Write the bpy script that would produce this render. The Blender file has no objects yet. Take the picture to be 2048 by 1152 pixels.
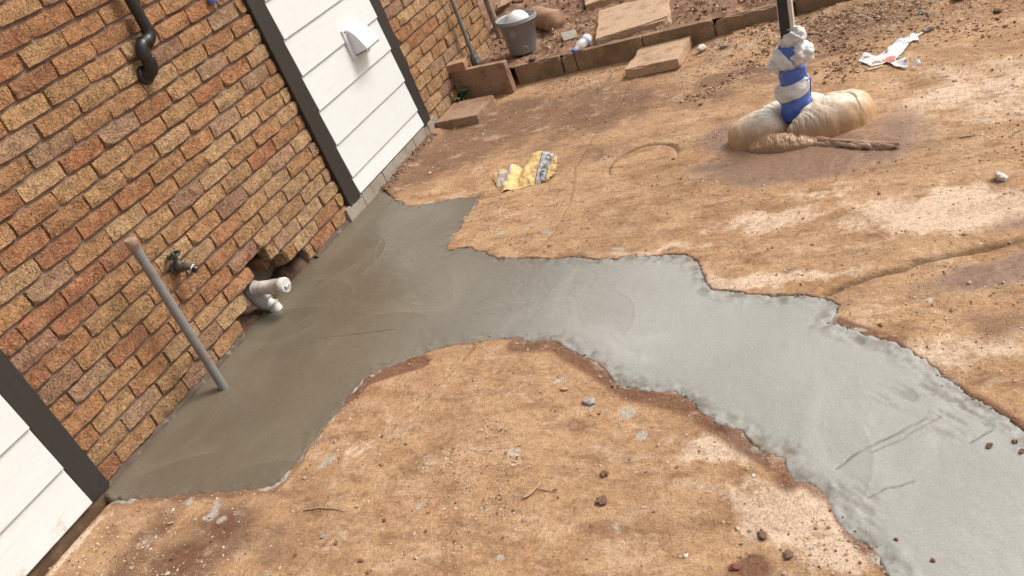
import bpy, bmesh, math, random
import numpy as np
from mathutils import Vector, Matrix, noise as mnoise

# ------------------------------------------------------------------ camera, sky, sun, exposure
sc = bpy.context.scene
COL = sc.collection
FPX, ROLL, PITCH, YAW = 1739.63, -0.3986, -0.5123, -0.5840
CAM = np.array([3.3157, -0.4830, 1.9185])
_cp, _sp, _cy, _sy = math.cos(PITCH), math.sin(PITCH), math.cos(YAW), math.sin(YAW)
FW = np.array([_sy*_cp, _cy*_cp, _sp]); _r = np.array([_cy, -_sy, 0.]); _u = np.cross(_r, FW)
RT = math.cos(ROLL)*_r + math.sin(ROLL)*_u
UP = -math.sin(ROLL)*_r + math.cos(ROLL)*_u
cd = bpy.data.cameras.new('camera'); cam = bpy.data.objects.new('camera', cd); COL.objects.link(cam)
cd.sensor_width = 36; cd.lens = 36*FPX/2048; cd.clip_start = 0.05; cd.clip_end = 600
cam.matrix_world = Matrix(((RT[0], UP[0], -FW[0], CAM[0]), (RT[1], UP[1], -FW[1], CAM[1]), (RT[2], UP[2], -FW[2], CAM[2]), (0, 0, 0, 1)))
sc.camera = cam
SUN_DIR = Vector((0.62, 0.46, 0.90)).normalized()          # towards the sun
w = bpy.data.worlds.new('World'); sc.world = w; w.use_nodes = True
nt = w.node_tree; nt.nodes.clear()
sky = nt.nodes.new('ShaderNodeTexSky'); sky.sky_type = 'NISHITA'; sky.sun_disc = False
sky.sun_elevation = math.asin(SUN_DIR.z); sky.sun_rotation = math.atan2(SUN_DIR.x, SUN_DIR.y)
sky.air_density = 1.2; sky.dust_density = 6.0; sky.ozone_density = 1.0
hs = nt.nodes.new('ShaderNodeHueSaturation'); hs.inputs['Saturation'].default_value = 0.30   # thin bright overcast
bg = nt.nodes.new('ShaderNodeBackground'); bg.inputs[1].default_value = 0.13
wo = nt.nodes.new('ShaderNodeOutputWorld')
nt.links.new(sky.outputs[0], hs.inputs['Color']); nt.links.new(hs.outputs[0], bg.inputs[0]); nt.links.new(bg.outputs[0], wo.inputs[0])
sd = bpy.data.lights.new('sun', 'SUN'); so = bpy.data.objects.new('sun', sd); COL.objects.link(so)
sd.energy = 2.0; sd.angle = math.radians(18); sd.color = (1.0, 0.95, 0.87)
so.rotation_euler = SUN_DIR.to_track_quat('Z', 'Y').to_euler(); so.location = (6, 6, 10)
sc.view_settings.view_transform = 'Standard'; sc.view_settings.look = 'None'; sc.view_settings.gamma = 1
sc.view_settings.exposure = 0.30; sc.view_settings.use_curve_mapping = False
sc.render.engine = 'CYCLES'; sc.render.resolution_x = 1024; sc.render.resolution_y = 576

rnd = random.Random(7)

# ------------------------------------------------------------------ pixel -> place
def U(u, v, ax, val):
    d = FW + RT*(u-1024)/FPX - UP*(v-576)/FPX
    t = (val-CAM[ax])/d[ax]; return CAM + t*d
def G(u, v, z=0.): p = U(u, v, 2, z); return (p[0], p[1])      # on the ground
def W(u, v, x=0.): p = U(u, v, 0, x); return (p[1], p[2])      # on the wall

# ------------------------------------------------------------------ noise in numpy
def _h(ix, iy, s):
    n = (ix*374761393 + iy*668265263 + s*974634777) & 0xffffffff
    n = ((n ^ (n >> 13))*1274126177) & 0xffffffff
    return ((n ^ (n >> 16)) & 0xffff)/65535.0
def vnoise(x, y, s=0):
    ix = np.floor(x).astype(np.int64); iy = np.floor(y).astype(np.int64)
    fx = x-ix; fy = y-iy; fx = fx*fx*fx*(fx*(fx*6-15)+10); fy = fy*fy*fy*(fy*(fy*6-15)+10)
    a = _h(ix, iy, s); b = _h(ix+1, iy, s); c = _h(ix, iy+1, s); d = _h(ix+1, iy+1, s)
    return (a+(b-a)*fx)*(1-fy) + (c+(d-c)*fx)*fy
def fbm(x, y, f, o=4, s=0, g=0.5):
    r = 0; a = 1; t = 0
    for i in range(o):
        r = r + a*vnoise(x*f+17.3*i, y*f-9.1*i, s+i*31); t += a; a *= g; f *= 2.03
    return r/t*2-1
def sm(e0, e1, x): t = np.clip((x-e0)/(e1-e0), 0, 1); return t*t*(3-2*t)
def dseg(x, y, pts):
    d = np.full(np.shape(x), 1e9)
    for (ax, ay), (bx, by) in zip(pts[:-1], pts[1:]):
        ex, ey = bx-ax, by-ay; L = ex*ex+ey*ey+1e-12
        t = np.clip(((x-ax)*ex+(y-ay)*ey)/L, 0, 1)
        d = np.minimum(d, (x-ax-t*ex)**2+(y-ay-t*ey)**2)
    return np.sqrt(d)
def sdf(x, y, poly):
    d = dseg(x, y, list(poly)+[poly[0]]); ins = np.zeros(np.shape(x), bool)
    for (ax, ay), (bx, by) in zip(poly, list(poly[1:])+[poly[0]]):
        if ay == by: continue
        ins ^= ((ay > y) != (by > y)) & (x < (bx-ax)*(y-ay)/(by-ay)+ax)
    return np.where(ins, -d, d)

# ------------------------------------------------------------------ object helpers
def tag(o, label=None, cat=None, group=None, kind=None):
    if label: o['label'] = label
    if cat: o['category'] = cat
    if group: o['group'] = group
    if kind: o['kind'] = kind
    return o
def empty(name, loc=(0, 0, 0), **k):
    o = bpy.data.objects.new(name, None); COL.objects.link(o); o.location = loc; o.empty_display_size = 0.1
    return tag(o, **k)
def link(name, me, mat=None, parent=None, loc=(0, 0, 0), rot=None, **k):
    o = bpy.data.objects.new(name, me); COL.objects.link(o); o.location = loc
    if rot: o.rotation_euler = rot
    if mat is not None and not me.materials: me.materials.append(mat)
    if parent: o.parent = parent
    return tag(o, **k)
def mesh(name, v, f, mat=None, parent=None, smooth=False, loc=(0, 0, 0), rot=None, **k):
    me = bpy.data.meshes.new(name); me.from_pydata([tuple(map(float, p)) for p in v], [], [tuple(map(int, q)) for q in f]); me.update()
    if smooth: me.polygons.foreach_set('use_smooth', [True]*len(me.polygons))
    return link(name, me, mat, parent, loc, rot, **k)
def bmobj(name, bm, mat=None, parent=None, smooth=False, loc=(0, 0, 0), rot=None, **k):
    bmesh.ops.recalc_face_normals(bm, faces=bm.faces)
    me = bpy.data.meshes.new(name); bm.to_mesh(me); bm.free()
    if smooth: me.polygons.foreach_set('use_smooth', [True]*len(me.polygons))
    return link(name, me, mat, parent, loc, rot, **k)
def npmesh(name, V, F, mat, smooth=True, attrs=None, parent=None, loc=(0, 0, 0), **k):
    V = np.asarray(V, np.float32); F = np.asarray(F, np.int32); n = F.shape[1]
    me = bpy.data.meshes.new(name); me.vertices.add(len(V)); me.vertices.foreach_set('co', V.ravel())
    me.loops.add(F.size); me.loops.foreach_set('vertex_index', F.ravel())
    me.polygons.add(len(F)); me.polygons.foreach_set('loop_start', np.arange(0, F.size, n, dtype=np.int32))
    me.polygons.foreach_set('loop_total', np.full(len(F), n, np.int32))
    me.polygons.foreach_set('use_smooth', np.full(len(F), smooth))
    for a, d in (attrs or {}).items():
        d = np.asarray(d, np.float32)
        if d.ndim == 1:
            at = me.attributes.new(a, 'FLOAT', 'POINT'); at.data.foreach_set('value', d)
        else:
            at = me.attributes.new(a, 'FLOAT_COLOR', 'POINT'); at.data.foreach_set('color', np.c_[d, np.ones(len(d))].astype(np.float32).ravel())
    me.update(calc_edges=True); me.validate()
    return link(name, me, mat, parent, loc, **k)
def gridfaces(nx, ny):
    i = np.arange(nx-1)[None, :]; j = np.arange(ny-1)[:, None]; a = j*nx+i
    return np.stack([a, a+1, a+1+nx, a+nx], -1).reshape(-1, 4)
def boxbm(x0, x1, y0, y1, z0, z1, bev=0.0, seg=1, bm=None):
    bm = bm or bmesh.new()
    r = bmesh.ops.create_cube(bm, size=1)
    for q in r['verts']: q.co = Vector((x0+(q.co.x+.5)*(x1-x0), y0+(q.co.y+.5)*(y1-y0), z0+(q.co.z+.5)*(z1-z0)))
    if bev > 0:
        es = list({e for q in r['verts'] for e in q.link_edges})
        bmesh.ops.bevel(bm, geom=es, offset=bev, segments=seg, affect='EDGES', profile=0.6)
    return bm
def roughbox(dx, dy, dz, bev=.006, cuts=5, amp=.003, fr=14, seed=0, chips=0.0):
    """slab with worn edges, centred, bottom at z=0"""
    bm = boxbm(-dx/2, dx/2, -dy/2, dy/2, 0, dz, bev, 2)
    bmesh.ops.subdivide_edges(bm, edges=[e for e in bm.edges if e.calc_length() > .03], cuts=cuts, use_grid_fill=True)
    o = Vector((seed*7.1, seed*3.3, seed*1.7))
    for q in bm.verts:
        n = mnoise.noise(q.co*fr+o)*amp + mnoise.noise(q.co*fr*3+o)*amp*.5
        d = q.co-Vector((0, 0, dz/2)); d.normalize()
        edge = (abs(q.co.x) > dx/2-.02)+(abs(q.co.y) > dy/2-.02)+(q.co.z > dz-.012)
        c = chips*max(0, mnoise.noise(q.co*9+o*2)-.15)*(edge >= 2)
        q.co += d*(n-c)
        q.co.z = max(q.co.z, 0)
    bmesh.ops.triangulate(bm, faces=[f for f in bm.faces if len(f.verts) > 4])
    return bm
def frames(P):
    P = [Vector(p) for p in P]; T = []
    for i in range(len(P)):
        t = (P[min(i+1, len(P)-1)]-P[max(i-1, 0)]); T.append(t.normalized())
    n = T[0].orthogonal().normalized(); N = []
    for t in T:
        n = (n-t*n.dot(t)); n = n.normalized() if n.length > 1e-6 else t.orthogonal().normalized(); N.append(n)
    return P, T, N
def tubebm(pts, rad, seg=12, caps=True, bm=None, wob=0, seed=0):
    bm = bm or bmesh.new(); P, T, N = frames(pts); R = rad if hasattr(rad, '__len__') else [rad]*len(P)
    rings = []
    for i, (p, t, n) in enumerate(zip(P, T, N)):
        b = t.cross(n); ring = []
        for k in range(seg):
            a = 2*math.pi*k/seg; d = n*math.cos(a)+b*math.sin(a); rr = R[i]
            if wob: rr *= 1+wob*mnoise.noise(p*25+d*1.5+Vector((seed, 0, 0)))
            ring.append(bm.verts.new(p+d*rr))
        rings.append(ring)
    for r0, r1 in zip(rings[:-1], rings[1:]):
        for k in range(seg): bm.faces.new((r0[k], r0[(k+1) % seg], r1[(k+1) % seg], r1[k]))
    if caps:
        for f_ in (bm.faces.new(rings[0][::-1]), bm.faces.new(rings[-1])):
            for e_ in f_.edges: e_.smooth = False
    return bm
def arc(p0, p1, p2, n=7):
    """quadratic bend from p0 to p2 with corner p1"""
    a, b, c = map(Vector, (p0, p1, p2)); return [(a*(1-t)**2+b*2*t*(1-t)+c*t*t) for t in [i/(n-1) for i in range(n)]]
def lathe(prof, seg=32, bm=None, M=None):
    bm = bm or bmesh.new(); M = M or Matrix(); rings = []
    for r, z in prof:
        if r < 1e-6: rings.append([bm.verts.new(M @ Vector((0, 0, z)))])
        else: rings.append([bm.verts.new(M @ Vector((r*math.cos(2*math.pi*k/seg), r*math.sin(2*math.pi*k/seg), z))) for k in range(seg)])
    for a, b in zip(rings[:-1], rings[1:]):
        for k in range(seg):
            q = [a[k % len(a)], a[(k+1) % len(a)], b[(k+1) % len(b)], b[k % len(b)]]
            u = []
            for x in q:
                if x not in u: u.append(x)
            if len(u) > 2: bm.faces.new(u)
    return bm
def axisM(p, d):
    return Matrix.Translation(Vector(p)) @ Vector(d).to_track_quat('Z', 'Y').to_matrix().to_4x4()

# ------------------------------------------------------------------ materials
class NT:
    def __init__(s, name):
        s.m = bpy.data.materials.new(name); s.m.use_nodes = True; s.t = s.m.node_tree; s.t.nodes.clear()
        s.out = s.t.nodes.new('ShaderNodeOutputMaterial'); s.b = s.n('BsdfPrincipled'); s.l(s.b, 0, s.out, 0)
        s.geo = s.n('NewGeometry'); s.pos = (s.geo, 'Position')
    def n(s, t, **k):
        x = s.t.nodes.new('ShaderNode'+t)
        for a, v in k.items(): setattr(x, a, v)
        return x
    def l(s, a, ao, b, bi): s.t.links.new(a.outputs[ao], b.inputs[bi])
    def put(s, val, node, i):
        if isinstance(val, tuple) and len(val) == 2 and not isinstance(val[0], (int, float)): s.l(val[0], val[1], node, i)
        elif isinstance(val, (tuple, list)): node.inputs[i].default_value = tuple(val)+((1,) if len(val) == 3 and node.inputs[i].type == 'RGBA' else ())
        else: node.inputs[i].default_value = val
    def noise(s, sc_, det=5, rough=.55, vec=None, dist=0):
        x = s.n('TexNoise'); x.inputs['Scale'].default_value = sc_; x.inputs['Detail'].default_value = det; x.inputs['Roughness'].default_value = rough
        x.inputs['Distortion'].default_value = dist; s.put(vec or s.pos, x, 'Vector'); return (x, 0)
    def vor(s, sc_, feat='F1', vec=None, rand=1):
        x = s.n('TexVoronoi', feature=feat); x.inputs['Scale'].default_value = sc_; x.inputs['Randomness'].default_value = rand; s.put(vec or s.pos, x, 'Vector'); return (x, 'Distance')
    def ramp(s, v, *st):
        x = s.n('ValToRGB'); s.put(v, x, 0); e = x.color_ramp.elements
        while len(e) < len(st): e.new(.5)
        for q, (p, c) in zip(e, st): q.position = p; q.color = (c, c, c, 1) if isinstance(c, (int, float)) else tuple(c)+(1,)
        return (x, 0)
    def mix(s, f, a, b, mode='MIX'):
        x = s.n('Mix', data_type='RGBA', blend_type=mode); s.put(f, x, 0); s.put(a, x, 6); s.put(b, x, 7); return (x, 2)
    def math(s, op, a, b=0., c=None, clamp=False):
        x = s.n('Math', operation=op, use_clamp=clamp); s.put(a, x, 0); s.put(b, x, 1)
        if c is not None: s.put(c, x, 2)
        return (x, 0)
    def attr(s, name, o='Fac'):
        x = s.n('Attribute', attribute_name=name); return (x, o)
    def map(s, scale, vec=None, loc=(0, 0, 0)):
        x = s.n('Mapping'); s.put(vec or s.pos, x, 0); x.inputs['Scale'].default_value = scale; x.inputs['Location'].default_value = loc; return (x, 0)
    def bump(s, h, st=.5, d=.004, prev=None):
        x = s.n('Bump'); s.put(h, x, 'Height'); x.inputs['Strength'].default_value = st; x.inputs['Distance'].default_value = d
        if prev: s.put(prev, x, 'Normal')
        return (x, 0)
    def fin(s, col, rough=.8, normal=None, spec=.5, **k):
        s.put(col, s.b, 'Base Color'); s.put(rough, s.b, 'Roughness'); s.b.inputs['Specular IOR Level'].default_value = spec
        if normal: s.put(normal, s.b, 'Normal')
        for a, v in k.items(): s.put(v, s.b, a.replace('_', ' '))
        return s.m

def simple(name, col, rough=.5, var=.15, sc_=30, bump=.15, bd=.002, dirt=None, metallic=0., spec=.5, dsc=6, damt=(.5, .7)):
    s = NT(name); n = s.noise(sc_, 6); a = tuple(c*(1-var) for c in col); b = tuple(min(1, c*(1+var)) for c in col)
    c = s.mix(n, a, b)
    if dirt: c = s.mix(s.ramp(s.noise(dsc, 8, .65), (damt[0], 0), (damt[1], 1)), c, dirt)
    s.b.inputs['Metallic'].default_value = metallic
    return s.fin(c, rough, s.bump(s.noise(sc_*2.2, 6), bump, bd), spec)

def ground_mat():
    s = NT('dusty_laterite')
    n1 = s.noise(1.1, 5, .6); n2 = s.noise(7, 8, .65); n3 = s.noise(42, 8, .7); n4 = s.noise(170, 4, .7)
    st = s.noise(5, 7, .65, s.map((1, 2.6, 1)))
    base = s.mix(s.ramp(n1, (.35, 0), (.65, 1)), (.335, .183, .090), (.405, .236, .122))
    base = s.mix(s.ramp(n2, (.38, 0), (.68, 1)), base, (.475, .302, .170))
    base = s.mix(s.ramp(st, (.50, 0), (.70, .8)), base, (.205, .102, .052))
    def mask(name, amt=.55, e0=.35, e1=.62):
        v = s.math('MULTIPLY_ADD', s.math('SUBTRACT', n2, .5), amt, s.attr(name)); v = s.math('MULTIPLY_ADD', s.math('SUBTRACT', n3, .5), .25, v)
        return s.ramp(v, (e0, 0), (e1, 1))
    base = s.mix(s.math('MULTIPLY', mask('pale', 1.0, .36, .58), .8), base, (.66, .485, .355))
    base = s.mix(s.math('MULTIPLY', mask('brown', 1.0, .26, .60), .8), base, (.155, .079, .045))
    dm = mask('damp'); base = s.mix(s.math('MULTIPLY', dm, .85), base, (.150, .062, .031))
    mu = mask('mud', .55, .3, .75); base = s.mix(s.math('MULTIPLY', mu, .95), base, (.220, .128, .084)); dry = s.math('SUBTRACT', 1.0, mu)
    gr = mask('grey', .9, .42, .60); base = s.mix(s.math('MULTIPLY', gr, .85), base, (.40, .36, .305))
    crust = s.ramp(s.noise(3.1, 9, .68, s.map((1, 1.5, 1), None, (7, 3, 0))), (.515, 0), (.545, 1)); base = s.mix(s.math('MULTIPLY', s.math('MULTIPLY', crust, dry), .38), base, s.mix(1, base, (.62, .58, .55), 'MULTIPLY'))
    dust = s.ramp(s.noise(4.6, 9, .7, s.map((1, 1.8, 1), None, (1, 9, 0))), (.56, 0), (.60, 1)); base = s.mix(s.math('MULTIPLY', s.math('MULTIPLY', dust, dry), .32), base, (.58, .42, .30))
    base = s.mix(s.math('MULTIPLY', s.attr('groove'), .75), base, (.10, .047, .024))
    sp = s.ramp(n3, (.28, .66), (.5, 1.0), (.74, 1.24)); base = s.mix(1, base, sp, 'MULTIPLY')
    sp2 = s.ramp(n4, (.3, .62), (.7, 1.35)); base = s.mix(1, base, sp2, 'MULTIPLY')
    gv = s.ramp(s.vor(75), (.10, 1), (.22, 0)); gv = s.math('MULTIPLY', gv, s.ramp(s.noise(6, 3), (.5, 0), (.68, 1)))
    base = s.mix(s.math('MULTIPLY', gv, .6), base, (.52, .38, .27))
    dk = s.ramp(s.vor(38), (.06, 1), (.11, 0)); dk = s.math('MULTIPLY', dk, s.ramp(s.noise(4.3, 2), (.45, 0), (.6, 1)))
    base = s.mix(s.math('MULTIPLY', dk, .65), base, (.12, .06, .035))
    h = s.math('ADD', s.math('MULTIPLY', n3, 1.0), s.math('MULTIPLY', n2, .8)); h = s.math('MULTIPLY_ADD', n4, .25, h)
    wet = s.math('SUBTRACT', 1.0, s.math('MULTIPLY', mu, .85))
    bmp = s.n('Bump'); s.put(h, bmp, 'Height'); s.put(s.math('MULTIPLY', wet, .75), bmp, 'Strength'); bmp.inputs['Distance'].default_value = .011
    rough = s.math('SUBTRACT', .93, s.math('MULTIPLY', mu, .5)); rough = s.math('SUBTRACT', rough, s.math('MULTIPLY', dm, .15))
    return s.fin(base, rough, (bmp, 0), .4)

def concrete_mat():
    s = NT('fresh_concrete')
    n1 = s.noise(1.6, 6, .55); n2 = s.noise(14, 6, .6); n3 = s.noise(150, 5, .65); tr = s.noise(6, 6, .6, s.map((1.6, .35, 1)))
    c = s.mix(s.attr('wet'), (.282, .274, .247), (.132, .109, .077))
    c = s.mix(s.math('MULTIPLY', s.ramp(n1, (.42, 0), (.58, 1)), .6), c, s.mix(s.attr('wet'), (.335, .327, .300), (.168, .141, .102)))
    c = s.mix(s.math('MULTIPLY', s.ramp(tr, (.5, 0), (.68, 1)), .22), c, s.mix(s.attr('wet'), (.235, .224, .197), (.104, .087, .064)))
    c = s.mix(s.math('MULTIPLY', s.attr('edge'), .8), c, (.15, .128, .10))
    c = s.mix(s.math('MULTIPLY', s.attr('arc'), .30), c, s.mix(1, c, (1.45, 1.45, 1.48), 'MULTIPLY'))
    so_ = s.ramp(s.math('MULTIPLY_ADD', s.math('SUBTRACT', n2, .5), .9, s.attr('soil')), (.42, 0), (.75, 1)); c = s.mix(s.math('MULTIPLY', so_, .55), c, (.24, .155, .095))
    c = s.mix(s.math('MULTIPLY', s.attr('groove'), .95), c, (.085, .07, .052))
    spk = s.math('MULTIPLY', s.ramp(s.vor(30), (.035, 1), (.06, 0)), s.ramp(s.noise(5, 2), (.45, 0), (.55, 1))); c = s.mix(s.math('MULTIPLY', spk, .7), c, (.10, .08, .06))
    c = s.mix(1, c, s.ramp(n3, (.3, .88), (.7, 1.12)), 'MULTIPLY')
    h = s.math('ADD', s.math('MULTIPLY', n3, .35), s.math('MULTIPLY', n2, .8)); h = s.math('MULTIPLY_ADD', tr, 1.2, h)
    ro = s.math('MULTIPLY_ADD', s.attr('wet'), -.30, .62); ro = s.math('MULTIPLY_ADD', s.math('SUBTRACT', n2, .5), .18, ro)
    return s.fin(c, ro, s.bump(h, .5, .004), .5)

def brick_mat(attr=False):
    s = NT('rock_face_brick' if not attr else 'rock_face_brick_joined')
    if attr: colr = s.attr('tint', 'Color'); r = s.attr('rnd')
    else:
        oi = s.n('ObjectInfo'); colr = (oi, 'Color'); r = (oi, 'Random')
    off = s.n('CombineXYZ'); s.put(s.math('MULTIPLY', r, 37.), off, 0); s.put(s.math('MULTIPLY', r, 91.), off, 1)
    va = s.n('VectorMath', operation='ADD'); s.put(s.pos, va, 0); s.put((off, 0), va, 1); v = (va, 0)
    n1 = s.noise(16, 6, .6, v); n2 = s.noise(95, 6, .7, v); n5 = s.noise(260, 3, .7, v); cr = s.noise(34, 6, .65, s.map((1, 2.0, .8), v), 1.6)
    c = s.mix(s.ramp(n1, (.42, 0), (.68, 1)), colr, s.mix(.55, colr, (.50, .32, .17)))
    c = s.mix(s.math('MULTIPLY', s.ramp(cr, (.56, 0), (.70, 1)), .55), c, s.mix(.7, colr, (.20, .085, .035)))
    c = s.mix(1, c, s.ramp(n2, (.30, .74), (.5, 1), (.72, 1.26)), 'MULTIPLY'); c = s.mix(1, c, s.ramp(n5, (.3, .87), (.7, 1.13)), 'MULTIPLY')
    vv = s.vor(85, vec=v); pit = s.ramp(vv, (.14, 1), (.30, 0)); pit = s.math('MULTIPLY', pit, s.ramp(s.noise(45, 2, .5, v), (.44, 0), (.54, 1)))
    c = s.mix(s.math('MULTIPLY', pit, .8), c, (.09, .042, .02))
    cl = s.noise(26, 4, .6, s.map((1, 1.9, .75), v, (5, 2, 8)), 1.2); cl = s.math('ABSOLUTE', s.math('SUBTRACT', cl, .5)); crk = s.math('MULTIPLY', s.ramp(cl, (.0, 1), (.022, 0)), s.ramp(s.noise(19, 2, .5, v), (.44, 0), (.52, 1)))
    c = s.mix(s.math('MULTIPLY', crk, .75), c, (.12, .055, .025))
    chp = s.noise(42, 5, .7, v, .8); c = s.mix(1, c, s.ramp(chp, (.34, .78), (.5, 1.0), (.66, 1.2)), 'MULTIPLY')
    wsp = s.ramp(s.vor(120, vec=s.map((1, 1, 1), v, (3.3, 1.7, 0))), (.10, 1), (.2, 0)); wsp = s.math('MULTIPLY', wsp, s.ramp(s.noise(38, 2, .5, v), (.52, 0), (.6, 1)))
    c = s.mix(s.math('MULTIPLY', wsp, .6), c, (.62, .47, .30))
    # lime bloom and splashes on the lowest courses (shape of their own), red paint flecks by the hole
    px = s.n('SeparateXYZ'); s.put(s.pos, px, 0)
    low = s.ramp((px, 2), (0.0, .72), (.13, .55), (.2, .0)); lim = s.ramp(s.math('MULTIPLY', s.noise(13, 7, .7), low), (.36, 0), (.45, 1))
    c = s.mix(s.math('MULTIPLY', lim, .55), c, (.48, .44, .39))
    for (y, z, rr) in RED:
        dv = s.n('VectorMath', operation='DISTANCE'); s.put(s.pos, dv, 0); dv.inputs[1].default_value = (.008, y, z)
        f = s.math('MULTIPLY_ADD', s.math('SUBTRACT', n2, .5), .10, (dv, 'Value')); f = s.ramp(f, (rr*.6, 1), (rr, 0)); c = s.mix(s.math('MULTIPLY', f, .55), c, (.36, .035, .03))
    h = s.math('MULTIPLY_ADD', n2, .9, s.math('MULTIPLY', cr, 1.3)); h = s.math('MULTIPLY_ADD', pit, -.9, h); h = s.math('MULTIPLY_ADD', n1, .9, h); h = s.math('MULTIPLY_ADD', chp, 1.8, h); h = s.math('MULTIPLY_ADD', crk, -.9, h)
    return s.fin(c, .88, s.bump(h, 1.0, .016), .25)
RED = [W(545, 482)+(.035,), W(562, 521)+(.03,), W(497, 517)+(.03,), W(520, 470)+(.02,)]

def board_mat():
    s = NT('white_wood_grain_board')
    g = s.noise(34, 7, .62, s.map((1, .085, 1)), .6); n = s.noise(9, 5)
    c = s.mix(n, (.63, .655, .645), (.69, .715, .705))
    px = s.n('SeparateXYZ'); s.put(s.pos, px, 0)
    low = s.ramp((px, 2), (.05, 1), (.32, .35), (.6, 0)); sp = s.ramp(s.math('MULTIPLY', s.noise(11, 8, .7, s.map((1, 1, 1.6))), low), (.50, 0), (.62, 1))
    c = s.mix(s.math('MULTIPLY', sp, .6), c, (.47, .30, .18))
    c = s.mix(s.math('MULTIPLY', s.ramp(s.vor(24), (.02, 1), (.035, 0)), .5), c, (.3, .26, .22))
    c = s.mix(s.math('MULTIPLY', s.ramp(g, (.62, 0), (.7, 1)), .15), c, (.55, .53, .49))
    return s.fin(c, .55, s.bump(g, .45, .0045), .4)

M = {}
M['ground'] = ground_mat(); M['concrete'] = concrete_mat(); M['brick'] = brick_mat(); M['brickj'] = brick_mat(True); M['board'] = board_mat()
M['mortar'] = simple('mortar', (.235, .165, .125), .95, .3, 25, .7, .006, (.09, .055, .035))
M['dark_gap_mortar'] = simple('dark_gap_mortar', (.095, .066, .046), .9, .4, 25, .7, .006, (.26, .22, .17), dsc=16, damt=(.55, .68))  # dark colour paints the shade of the wall-foot gap, with whitish smears
M['trim'] = simple('black_brown_trim_paint', (.030, .026, .023), .45, .25, 40, .25, .002, (.10, .085, .07), dsc=55, damt=(.66, .72))
M['plinth'] = simple('grey_cement_plinth', (.30, .265, .215), .9, .25, 18, .6, .004, (.20, .11, .065), dsc=9)
M['soil'] = simple('red_brown_soil', (.21, .112, .066), .95, .45, 26, .9, .010, (.36, .22, .135), dsc=8)
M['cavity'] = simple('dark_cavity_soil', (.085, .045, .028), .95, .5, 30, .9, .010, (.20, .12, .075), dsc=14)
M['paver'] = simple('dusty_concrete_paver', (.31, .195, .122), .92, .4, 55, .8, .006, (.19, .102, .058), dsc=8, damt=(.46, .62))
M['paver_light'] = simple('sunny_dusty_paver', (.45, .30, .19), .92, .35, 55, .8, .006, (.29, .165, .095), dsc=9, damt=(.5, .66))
M['kerb'] = simple('weathered_kerb', (.27, .178, .108), .92, .4, 60, .8, .006, (.15, .095, .045), dsc=5, damt=(.45, .65))
M['blackpipe'] = simple('black_plastic', (.016, .015, .015), .38, .3, 30, .1, .001, (.05, .045, .04), dsc=14, damt=(.6, .75))
M['brass'] = simple('grimy_brass', (.075, .062, .05), .5, .4, 60, .4, .002, (.13, .11, .09), dsc=30, metallic=.3)
M['greenwheel'] = simple('dark_green_paint', (.012, .028, .016), .3, .3, 50, .2, .001, (.12, .13, .11), dsc=60, damt=(.6, .68))
M['rubber'] = simple('black_rubber', (.012, .010, .010), .35)
M['white_ring'] = simple('white_tape', (.70, .68, .64), .6)
M['greypipe'] = simple('grey_pvc', (.215, .21, .20), .55, .12, 20, .15, .001, (.19, .145, .10), dsc=9, damt=(.52, .7))
M['tanpipe'] = simple('dusty_tan_pipe', (.32, .235, .165), .75, .2, 18, .3, .002, (.20, .12, .07), dsc=11)
M['pvc'] = simple('white_pvc', (.60, .58, .54), .4, .08, 20, .1, .001, (.30, .25, .20), dsc=18, damt=(.5, .68))
M['pvcdirty'] = simple('soiled_pvc', (.36, .33, .30), .5, .15, 20, .15, .001, (.20, .15, .11), dsc=14, damt=(.5, .7))
M['vent'] = simple('white_vent_plastic', (.70, .71, .74), .35, .03, 20, .03)
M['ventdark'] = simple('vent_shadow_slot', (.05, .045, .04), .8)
M['bucket'] = simple('grey_bucket_plastic', (.245, .245, .255), .42, .1, 12, .1, .001, (.22, .17, .13), dsc=7, damt=(.6, .85))
M['foam'] = simple('white_foam', (.80, .80, .79), .7, .04, 30, .3)
M['clay'] = simple('fired_clay', (.33, .19, .115), .9, .3, 20, .5, .004, (.42, .28, .18), dsc=9)
M['stone'] = simple('grey_stone', (.33, .29, .25), .9, .3, 30, .6, .003, (.30, .17, .1), dsc=20)
M['whitestone'] = simple('white_stone', (.58, .52, .45), .85, .2, 40, .5, .002, (.36, .22, .13), dsc=25, damt=(.58, .75))
M['clod'] = simple('brown_clod', (.17, .092, .052), .95, .4, 50, .9, .004)
M['straw'] = simple('dry_straw', (.42, .29, .165), .85, .3, 60, .2)
M['leafdry'] = simple('dry_leaf', (.40, .25, .13), .8, .3, 60, .3)
M['weed'] = simple('weed_green', (.045, .085, .022), .55, .4, 30, .3, .001)
M['blue'] = simple('blue_tape', (.065, .135, .47), .42, .25, 35, .5, .003, (.12, .17, .40), dsc=18, damt=(.5, .75))
M['postblack'] = simple('black_post_paint', (.022, .022, .022), .5, .3, 40, .2, .001, (.3, .28, .25), dsc=40, damt=(.68, .74))
M['postcream'] = simple('cream_post_paint', (.60, .56, .49), .6, .1, 30, .2, .001, (.10, .09, .08), dsc=25, damt=(.62, .7))
M['red'] = simple('red_fragment', (.20, .055, .04), .85, .3, 40, .5)

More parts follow.
